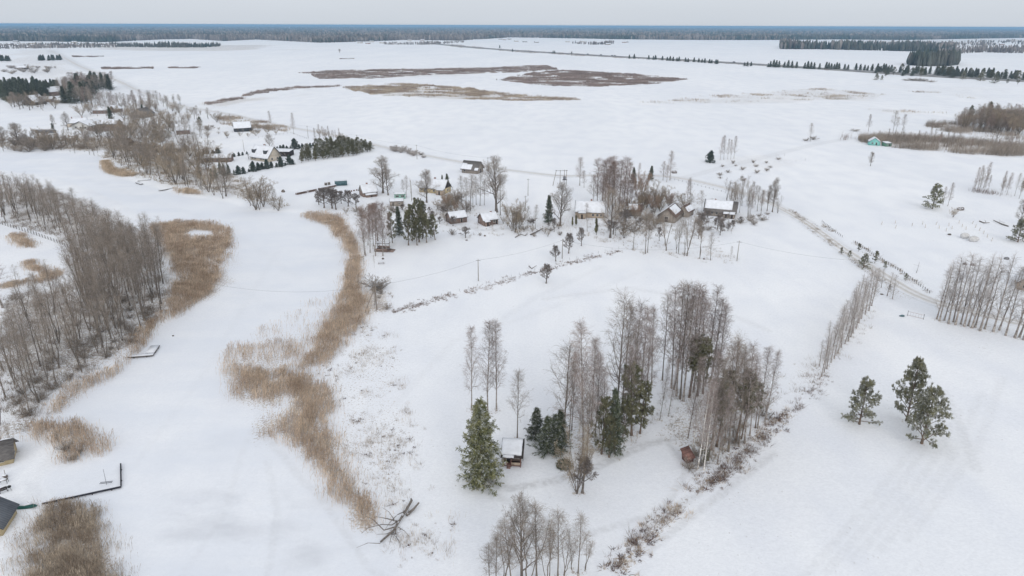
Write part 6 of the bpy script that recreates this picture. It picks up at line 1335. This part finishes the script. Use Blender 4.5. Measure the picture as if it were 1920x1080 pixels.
# timber A-frame pole on the shore
x, y = G(707, 581); ph = hgt(707, 581, 535); z = gz(x, y)
af = empty('timber_pole', (x, y, z), 0, None, 'timber power pole with two slanting braces on the lake shore', 'power pole')
b1 = G(684, 585); b2 = G(703, 572)
MB().bar((0, 0, -.3), (0, 0, ph), .15, 7, .11).build('shaft', M['wood_grey'], af)
MB().bar((b1[0]-x, b1[1]-y, -.3), (-.15, 0, ph-.8), .12, 6).build('brace', M['wood_grey'], af)
MB().bar((b2[0]-x, b2[1]-y, -.3), (-.1, .12, ph-.9), .12, 6).build('brace', M['wood_grey'], af)
MB().box(-.7, .7, -.05, .05, ph-.3, ph-.2).build('crossarm', M['metal'], af)
for q in (-.5, .5): MB().bar((q, 0, ph-.197), (q, 0, ph-.02), .04, 5).build('insulator', M['frame'], af)
top = (x, y, z+ph-.1); xl, yl = G(330, 560); far = (xl, yl, 7.5)
def wires(label, spans):
    o = MB()
    for a, b, s in spans: o.V.append(None) if False else o.poly([tuple(p) for p in wire(a, b, s)], .019, 4)
    w_ = o.build('power_line', M['wire']); tag(w_, label, 'power line', 'power lines')
wires('thin power line crossing the frozen lake from the timber pole', [(top, far, 3.5)])
wires('thin power line from the timber pole across the middle field to the orchard', [(top, pl['a'], .9), (pl['a'], pl['b'], .9)])
xr, yr = G(1640, 530)
wires('thin power line over the orchard and the open plot to the lane', [(pl['b'], pl['c'], 3.2), (pl['c'], (xr, yr, 7.0), 1.4)])
wires('thin power line following the lane past the plantation', [(pl['l'], pl['i'], 1), (pl['i'], pl['h'], 1), (pl['h'], pl['f'], 1.0), (pl['f'], pl['g'], 1.2)])
# transformer stand
x, y = G(1052, 348); th = hgt(1052, 348, 319); tr = empty('transformer', (x, y, gz(x, y)), .1, None, 'power transformer on a frame of tall poles behind the farm', 'transformer')
for xx, yy, lean in ((-2.6, 0, 1.6), (-.6, 0, 0), (1.6, .6, 0), (2.6, 0, 0)):
    MB().bar((xx-lean, yy, -.3), (xx, yy, th), .16, 6, .12).build('post', M['wood_grey'], tr)
MB().box(-3.2, 3.2, -.1, .1, th-.4, th-.25).build('crossbeam', M['metal'], tr); MB().box(-2.8, 2.9, -.08, .08, th-2.6, th-2.5).build('crossbeam', M['metal'], tr)
MB().box(1.0, 2.2, -.5, .5, 3.0, 4.6).build('transformer_tank', M['metal'], tr); MB().box(.6, 2.9, -.6, .6, 2.8, 2.95).build('platform', M['wood_dark'], tr)
for q in (-2.4, -.8, .8, 2.4): MB().bar((q, 0, th-.248), (q, 0, th), .06, 5).build('insulator', M['frame'], tr)

# ------------------------------------------------------------------ fences
def post_fence(name, label, pts, step, ph, rails, mat_='wood_dark', r=.05):
    P = GP(pts); seg = np.linalg.norm(np.diff(P, axis=0), axis=1); tot = seg.sum(); cum = np.concatenate([[0], np.cumsum(seg)])
    n = int(tot/step)+1; Q = np.array([[np.interp(i*tot/(n-1), cum, P[:, k]) for k in (0, 1)] for i in range(n)])
    Z = GH(Q[:, 0], Q[:, 1]); o = Q[0]; root = empty(name, (o[0], o[1], Z[0]), 0, None, label, 'fence')
    for i in range(min(n, 99)):
        q = Q[i]-o; MB().bar((q[0], q[1], Z[i]-Z[0]-.3), (q[0]+RND.uniform(-.06, .06), q[1], Z[i]-Z[0]+ph*RND.uniform(.85, 1.1)), r, 5).build('post', M[mat_], root)
    for zr in rails:
        MB().poly([(Q[i][0]-o[0], Q[i][1]-o[1]-r-.02, Z[i]-Z[0]+zr) for i in range(n)], .022, 4).build('rail', M['wood_grey'], root)
post_fence('fence', 'dark post and rail fence running along the pond below the left wood', [(0, 420), (60, 438), (110, 455), (150, 473), (200, 496)], 2.2, 1.3, (.5, 1.0, .15), r=.09)
post_fence('fence', 'dark dotted post fence along the right side of the lane', [(1604, 456), (1640, 480), (1690, 511), (1742, 551)], 1.4, 1.0, (.7,), r=.07)
post_fence('fence', 'small dark post fence on the field above the lane', [(1541, 417), (1560, 432), (1579, 445)], 1.5, .9, (.6,), r=.06)
post_fence('fence', 'short line of thin posts beside the slanting field boundary', [(758, 577), (860, 546), (930, 528), (990, 512), (1060, 490), (1160, 466)], 3.2, .9, (), r=.03)
post_fence('fence', 'dark fence line above the farm beside the lane', [(1258, 336), (1300, 346), (1360, 362)], 2.5, .9, (.5,), r=.06)
post_fence('fence', 'garden fence line on the slope behind the modern house', [(485, 259), (520, 254), (545, 250), (578, 262)], 3.5, 1.0, (.8,), r=.05)
x, y = G(1716, 597); gt = empty('gate', (x, y, gz(x, y)), 0, None, 'wide thin metal field gate standing open to the snow near the lane', 'gate')
gl = G(1701, 593); gr = G(1731, 600)
for q in (gl, gr): MB().bar((q[0]-x, q[1]-y, -.3), (q[0]-x, q[1]-y, 1.6), .06, 6).build('post', M['metal'], gt)
for zr in (.25, 1.3): MB().bar((gl[0]-x+.08, gl[1]-y, zr), (gr[0]-x-.08, gr[1]-y, zr), .035, 5).build('rail', M['brick'], gt)
for k in range(1, 6):
    q = gl+(gr-gl)*k/6; MB().bar((q[0]-x, q[1]-y, .286), (q[0]-x, q[1]-y, 1.264), .02, 4).build('bar', M['metal'], gt)

# ------------------------------------------------------------------ small things
gd = [(1653, 421), (1679, 419), (1679, 428), (1710, 424), (1730, 421), (1735, 427), (1755, 422), (1761, 429), (1779, 424), (1785, 430), (1798, 419), (1804, 426), (1811, 431), (1823, 420), (1829, 427), (1836, 433), (1844, 439), (1851, 446), (1859, 453), (1774, 434)]
tg = None
for i, (a, b) in enumerate(sorted(gd)):
    x, y = G(a, b)
    if tg is None:
        gm = MB().bar((0, 0, 0), (0, 0, 1.25), .16, 8, .15, caps=False).build('guard', M['frame']).data; sm_ = MB().bar((0, 0, 0), (.03, 0, 1.7), .03, 5, .01).build('stem', M['bark_dark']).data
        for o in list(bpy.data.objects):
            if o.name in ('guard', 'stem') and o.parent is None: bpy.data.objects.remove(o)
        tg = True
    r = empty('tree_guard', (x, y, gz(x, y)), RND.uniform(0, 6), None, f'tiny sapling in a pale guard on the right field, {ORD[i]} from left', 'sapling', 'guarded saplings on the right field')
    link('guard', gm, r); link('stem', sm_, r); r.rotation_euler[1] = .12
for a, b, l, q in ((1808, 447, 'left', 2.0), (1824, 453, 'right', 2.3)):
    x, y = G(a, b); o = MB().blob((0, 0, .9), (q*.85, q*.62, 1.15), a, 7, 12, .06).build('covered_heap', M['bale'], smooth=True); o.location = (x, y, gz(x, y)); tag(o, f'{l} one of two rounded white covered heaps beside the sapling rows', 'heap', 'white covered heaps')
def stone(px, py, s, label, m='stone', cat='boulder', name='boulder', sq=.6):
    x, y = G(px, py); o = MB().blob((0, 0, s*sq*.4), (s, s*.8, s*sq), px, 6, 10, .15).build(name, M[m]); o.location = (x, y, gz(x, y)); return tag(o, label, cat)
stone(1801, 393, 1.6, 'dark boulder just right of the tan round bush'); stone(1809, 496, .8, 'left dark boulder glimpsed above the roadside birches'); stone(1824, 498, .9, 'right dark boulder glimpsed above the roadside birches')
stone(1887, 487, .9, 'square grey lump alone on the right field', 'metal', 'lump', 'lump', .7); stone(1780, 441, .7, 'small dark heap of sticks beside the sapling rows', 'bark_dark', 'heap', 'heap')
stone(1264, 324, 1.6, 'dark rounded boulder beside the frosty lane birches', 'stone'); stone(531, 360, .9, 'lonely dark stump on the snow slope below the garden spruces', 'bark_dark', 'stump', 'stump', 1)
stone(324, 627, .28, 'tiny dark lump lying alone on the frozen lake', 'bark_dark', 'lump', 'lump'); stone(70, 498, .4, 'tiny dark lump lying on the pond ice', 'bark_dark', 'lump', 'lump')
stone(718, 486, .4, 'small dark stump between shelter and bench', 'bark_dark', 'stump', 'stump', 1); stone(909, 443, .4, 'little dark stump in the garden below the cabin', 'bark_dark', 'stump', 'stump', 1)
stone(777, 373, .7, 'dark barrel-like lump on the snow right of the mint hut', 'tyre', 'lump', 'lump', .7); stone(875, 451, .5, 'low stone below the spreading apple tree'); stone(1320, 486, .5, 'dark stone under the boundary trees')
x, y = G(1691, 594); o = MB().blob((0, 0, .15), (.7, .4, .3), 4).build('tarp_heap', M['metal_blue']); o.location = (x, y, gz(x, y)); tag(o, 'low blue-grey tarp heap left of the field gate', 'heap')
stone(1653, 553, .5, 'dark log lying at the foot of the leaning birch row', 'bark_dark', 'log', 'log', .4)
# brush pile
x, y = G(1058, 874); bp = empty('brush_pile', (x, y, gz(x, y)), 0, None, 'round heap of dark spruce brush in front of the little spruces', 'brush pile')
rg = np.random.default_rng(5); n = 1500; th_ = rg.uniform(0, 6.28, n); ph_ = np.arccos(rg.uniform(.02, 1, n)); rr_ = rg.uniform(.75, 1.0, n)
c0 = np.stack([1.45*rr_*np.sin(ph_)*np.cos(th_), 1.2*rr_*np.sin(ph_)*np.sin(th_), 1.5*rr_*np.cos(ph_)], -1); dd = rg.normal(0, 1, (n, 3)); dd /= np.linalg.norm(dd, axis=1, keepdims=True)
P_, R_ = spikes(c0, dd, rg.uniform(.25, .6, n), np.full(n, .035)); V, F = tubes(P_, R_, 3); link('branches', mk_mesh('branches', V, [F], [M['needle_spruce']]), bp); MB().blob((0, 0, .5), (1.15, .95, .75), 3).build('core', M['bark_dark'], bp)
# fallen trees
def fallen(px, py, rz, label, branches, mat_='bark_dark', snow=True):
    x, y = G(px, py); r = empty('fallen_tree', (x, y, gz(x, y)), rz, None, label, 'fallen tree')
    for nme, pts, rad in branches: MB().poly(pts, rad, 6).build(nme, M[mat_], r)
    return r
def wpt(p, z, o): g_ = G(*p); return (g_[0]-o[0], g_[1]-o[1], z)
o_ = G(740, 990)
def br_(nme, pts, zs, rad): return (nme, [wpt(p, z, o_) for p, z in zip(pts, zs)], rad)
fallen(740, 990, 0, 'large fallen dark tree with snowy splayed limbs at the end of the reeds', [
    br_('trunk', [(714, 1014), (738, 995), (748, 980), (760, 962), (772, 943)], [.15, .35, .5, .6, .8], (.16, .24)),
    br_('limb', [(762, 966), (776, 956), (786, 948)], [.3, .5, .9], (.26, .14)), br_('limb', [(772, 943), (771, 940)], [.8, .9], (.2, .1)),
    br_('limb', [(748, 980), (726, 978), (706, 977)], [.5, .9, 1.2], (.12, .03)), br_('limb', [(744, 988), (720, 997), (700, 980), (680, 974)], [.4, .6, .9, 1.3], (.13, .03)),
    br_('limb', [(748, 978), (735, 990), (716, 988), (690, 992), (678, 1000)], [.5, .9, .8, .5, .3], (.10, .02)), br_('limb', [(742, 992), (742, 1006), (750, 1018), (750, 1026)], [.3, .4, .3, .2], (.10, .03)),
    br_('limb', [(746, 988), (758, 996), (768, 1006)], [.3, .4, .3], (.06, .02)), br_('limb', [(738, 995), (725, 1000), (706, 1001)], [.3, .2, .2], (.08, .02)), br_('limb', [(760, 962), (745, 972), (730, 986), (722, 994)], [.7, 1.0, .8, .4], (.09, .02)),
    br_('limb', [(720, 1012), (712, 1020), (690, 1019), (668, 1026)], [.3, .4, .4, .2], (.07, .02)), br_('limb', [(738, 998), (733, 1010), (730, 1020)], [.3, .5, .2], (.06, .02)), br_('limb', [(744, 984), (730, 970), (718, 966)], [.6, 1.4, 1.8], (.07, .02))])
def simple_fall(pts, zs, rad, label):
    o = G(*pts[0]); r = empty('fallen_tree', (o[0], o[1], gz(*o)), 0, None, label, 'fallen tree')
    MB().poly([wpt(p, z, o) for p, z in zip(pts, zs)], rad, 6).build('trunk', M['bark_dark'], r)
    for k in range(1, len(pts)-1):
        a = wpt(pts[k], zs[k], o); MB().poly([a, (a[0]+RND.uniform(-1, 1), a[1]+.5, a[2]+.6), (a[0]+RND.uniform(-1.5, 1.5), a[1]+1, a[2]+1.0)], (rad[0]*.5, .03), 5).build('limb', M['bark_dark'], r)
    return r
simple_fall([(1836, 415), (1845, 419), (1855, 419)], [.2, .3, .4], (.25, .12), 'left fallen log with upturned end on the right field')
simple_fall([(1862, 415), (1872, 419), (1880, 422), (1890, 425)], [.5, .4, .3, .2], (.15, .3), 'right branching fallen log near the snowy pine')
simple_fall([(991, 502), (997, 505), (1006, 502)], [.5, .2, .7], (.18, .08), 'small broken fallen branch left of the first orchard tree')
simple_fall([(1450, 778), (1444, 784), (1440, 790)], [.5, .3, .2], (.1, .05), 'dark dead branch lying at the top of the ditch')
simple_fall([(1718, 512), (1720, 507), (1722, 500)], [0, .7, 1.6], (.07, .03), 'thin dark stick leaning up from the snow beyond the lane')
simple_fall([(966, 446), (976, 441), (985, 443), (990, 440)], [.2, .4, .3, .4], (.18, .1), 'dark prunings lying in the garden right of the log cabin')
simple_fall([(995, 441), (1006, 437), (1018, 430)], [.2, .5, .4], (.3, .15), 'brown pile of cut branches below the farm saplings')
# container, timber stack row, pallets
x, y = G(639.5, 347); ct = empty('container', (x, y, gz(x, y)), math.radians(14), None, 'long blue-grey metal container on the slope with snow behind', 'container')
MB().box(-3.0, 3.0, -1.2, 1.2, .1, 2.4).build('body', M['metal_blue'], ct); MB().box(-2.95, 2.95, -1.1, 1.1, 2.403, 2.5).build('snow_layer', M['snow'], ct)
MB().box(3.003, 3.05, -1.0, 1.0, .2, 2.3).build('door', M['metal_blue'], ct); f = MB()
for k in range(12): f.box(-2.9+k*.5, -2.7+k*.5, -1.25, -1.203, .2, 2.3)
f.build('ribs', M['metal_blue'], ct)
nlog = 0
P = GP([(557, 365), (590, 358), (628, 350)]); tl = 22
for i in range(tl):
    t = i/(tl-1); q = P[0]*(1-2*t)+P[1]*2*t if t < .5 else P[1]*(2-2*t)+P[2]*(2*t-1)
    if i in (6, 12): continue
    r = empty('firewood_stack', (q[0], q[1], gz(*q)), RND.uniform(.1, .5), None, f'snow-topped brown firewood stack, {ORD[nlog]} from left in the row before the container', 'firewood', 'firewood stacks in a row'); nlog += 1
    m = MB()
    for a in range(3):
        for b in range(3): m.bar((-.55+b*.5, -.5, .2+a*.32), (-.55+b*.5+.03, .5, .2+a*.32), .17, 6)
    m.build('logs', M['wood_brown'], r); MB().blob((0, 0, 1.05), (.7, .5, .16), i).build('snow_layer', M['snow'], r)
for a, b, l in ((611, 347, 'left'), (617, 346, 'right')):
    x, y = G(a, b); r = empty('pallet_stack', (x, y, gz(x, y)), .4, None, f'{l} grey pallet stack beside the blue-grey container', 'pallets', 'pallet stacks')
    m = MB()
    for k in range(5): m.box(-.6, .6, -.5, .5, .1+k*.26, .14+k*.26); m.box(-.6, -.5, -.5, .5, .143+k*.26, .33+k*.26); m.box(.5, .6, -.5, .5, .143+k*.26, .33+k*.26)
    m.build('slats', M['wood_grey'], r); MB().blob((0, 0, 1.45), (.55, .45, .14), a).build('snow_layer', M['snow'], r)
for i, (a, b) in enumerate([(649, 361), (654, 360), (659, 359), (664, 358), (669, 357)]):
    x, y = G(a, b); o = MB().box(-.35, .35, -.3, .3, -.1, .5).blob((0, 0, .55), (.3, .27, .12), i).build('beehive', M['wood_brown']); o.location = (x, y, gz(x, y)); tag(o, f'small dark hive box behind the brown cottage, {ORD[i]} from left', 'hive', 'hive boxes')
# cars far away on the highway
def on_hwy(px):
    yy = np.interp(px, [p[0] for p in HWY], [p[1] for p in HWY]); g_ = G(px, yy); return g_, G(px+5, np.interp(px+5, [p[0] for p in HWY], [p[1] for p in HWY]))
cb_ = cw = None
for i, px in enumerate((1102, 1127, 1148, 1153, 1376)):
    g_, g2 = on_hwy(px); an = math.atan2(g2[1]-g_[1], g2[0]-g_[0])
    if cb_ is None:
        V = []; prof = [(-2.2, .4), (2.2, .4), (2.2, .9), (1.2, 1.0), (.6, 1.5), (-1.3, 1.55), (-2.1, 1.05)]
        for s in (-.85, .85): V += [(a, s, b) for a, b in prof]
        F4 = [(k, (k+1) % 7, 7+(k+1) % 7, 7+k) for k in range(7)]; F3 = [(0, k+1, k) for k in range(1, 6)]+[(7, 7+k, 8+k) for k in range(1, 6)]
        bm_ = MB().raw(V, F4, F3).build('body', M['car']); cb_ = bm_.data; bpy.data.objects.remove(bm_)
        wm_ = MB().bar((0, -.12, 0), (0, .12, 0), .34, 10).build('wheel', M['tyre']); cw = wm_.data; bpy.data.objects.remove(wm_)
        gm_ = MB().box(-1.1, .55, -.87, .87, 1.08, 1.4).build('windows', M['window']); cg = gm_.data; bpy.data.objects.remove(gm_)
    r = empty('car', (g_[0], g_[1], 2.02), an, (1.4, 1.4, 1.4), f'tiny dark car on the distant highway, {ORD[i]} from left', 'car', 'cars on the highway')
    link('body', cb_, r); link('windows', cg, r)
    for a, b in ((-1.4, -.8), (1.4, -.8), (-1.4, .8), (1.4, .8)): link('wheel', cw, r, (a, b, .34))
print('objects', len(bpy.data.objects), 'trees', TREES)
for o in bpy.data.objects:
    if o.parent is None and 'label' in o.keys():
        k = len(o['label'].split())
        if k > 16 or k < 4: print('LABEL LEN', k, o['label'])

# litter tint at each nearby tree's foot, also painted for its contact shade
g_ = bpy.data.objects['snowy_ground'].data; nv = len(g_.vertices); co = np.empty(nv*3, np.float32); g_.vertices.foreach_get('co', co); co = co.reshape(-1, 3)
va = np.empty(nv, np.float32); g_.attributes['veg'].data.foreach_get('value', va)
si = np.where((np.hypot(co[:, 0], co[:, 1]) < 450) & (co[:, 1] > 20))[0]; cx, cy = co[si, 0], co[si, 1]
for x, y, r in FEET:
    near = np.where((abs(cx-x) < r+2) & (abs(cy-y) < r+2))[0]
    d = np.hypot(cx[near]-x, cy[near]-y); v = .5*(1-sstep(r*.3, r*1.25+y*.003, d)); k = si[near]; va[k] = np.maximum(va[k], v)
g_.attributes['veg'].data.foreach_set('value', va)
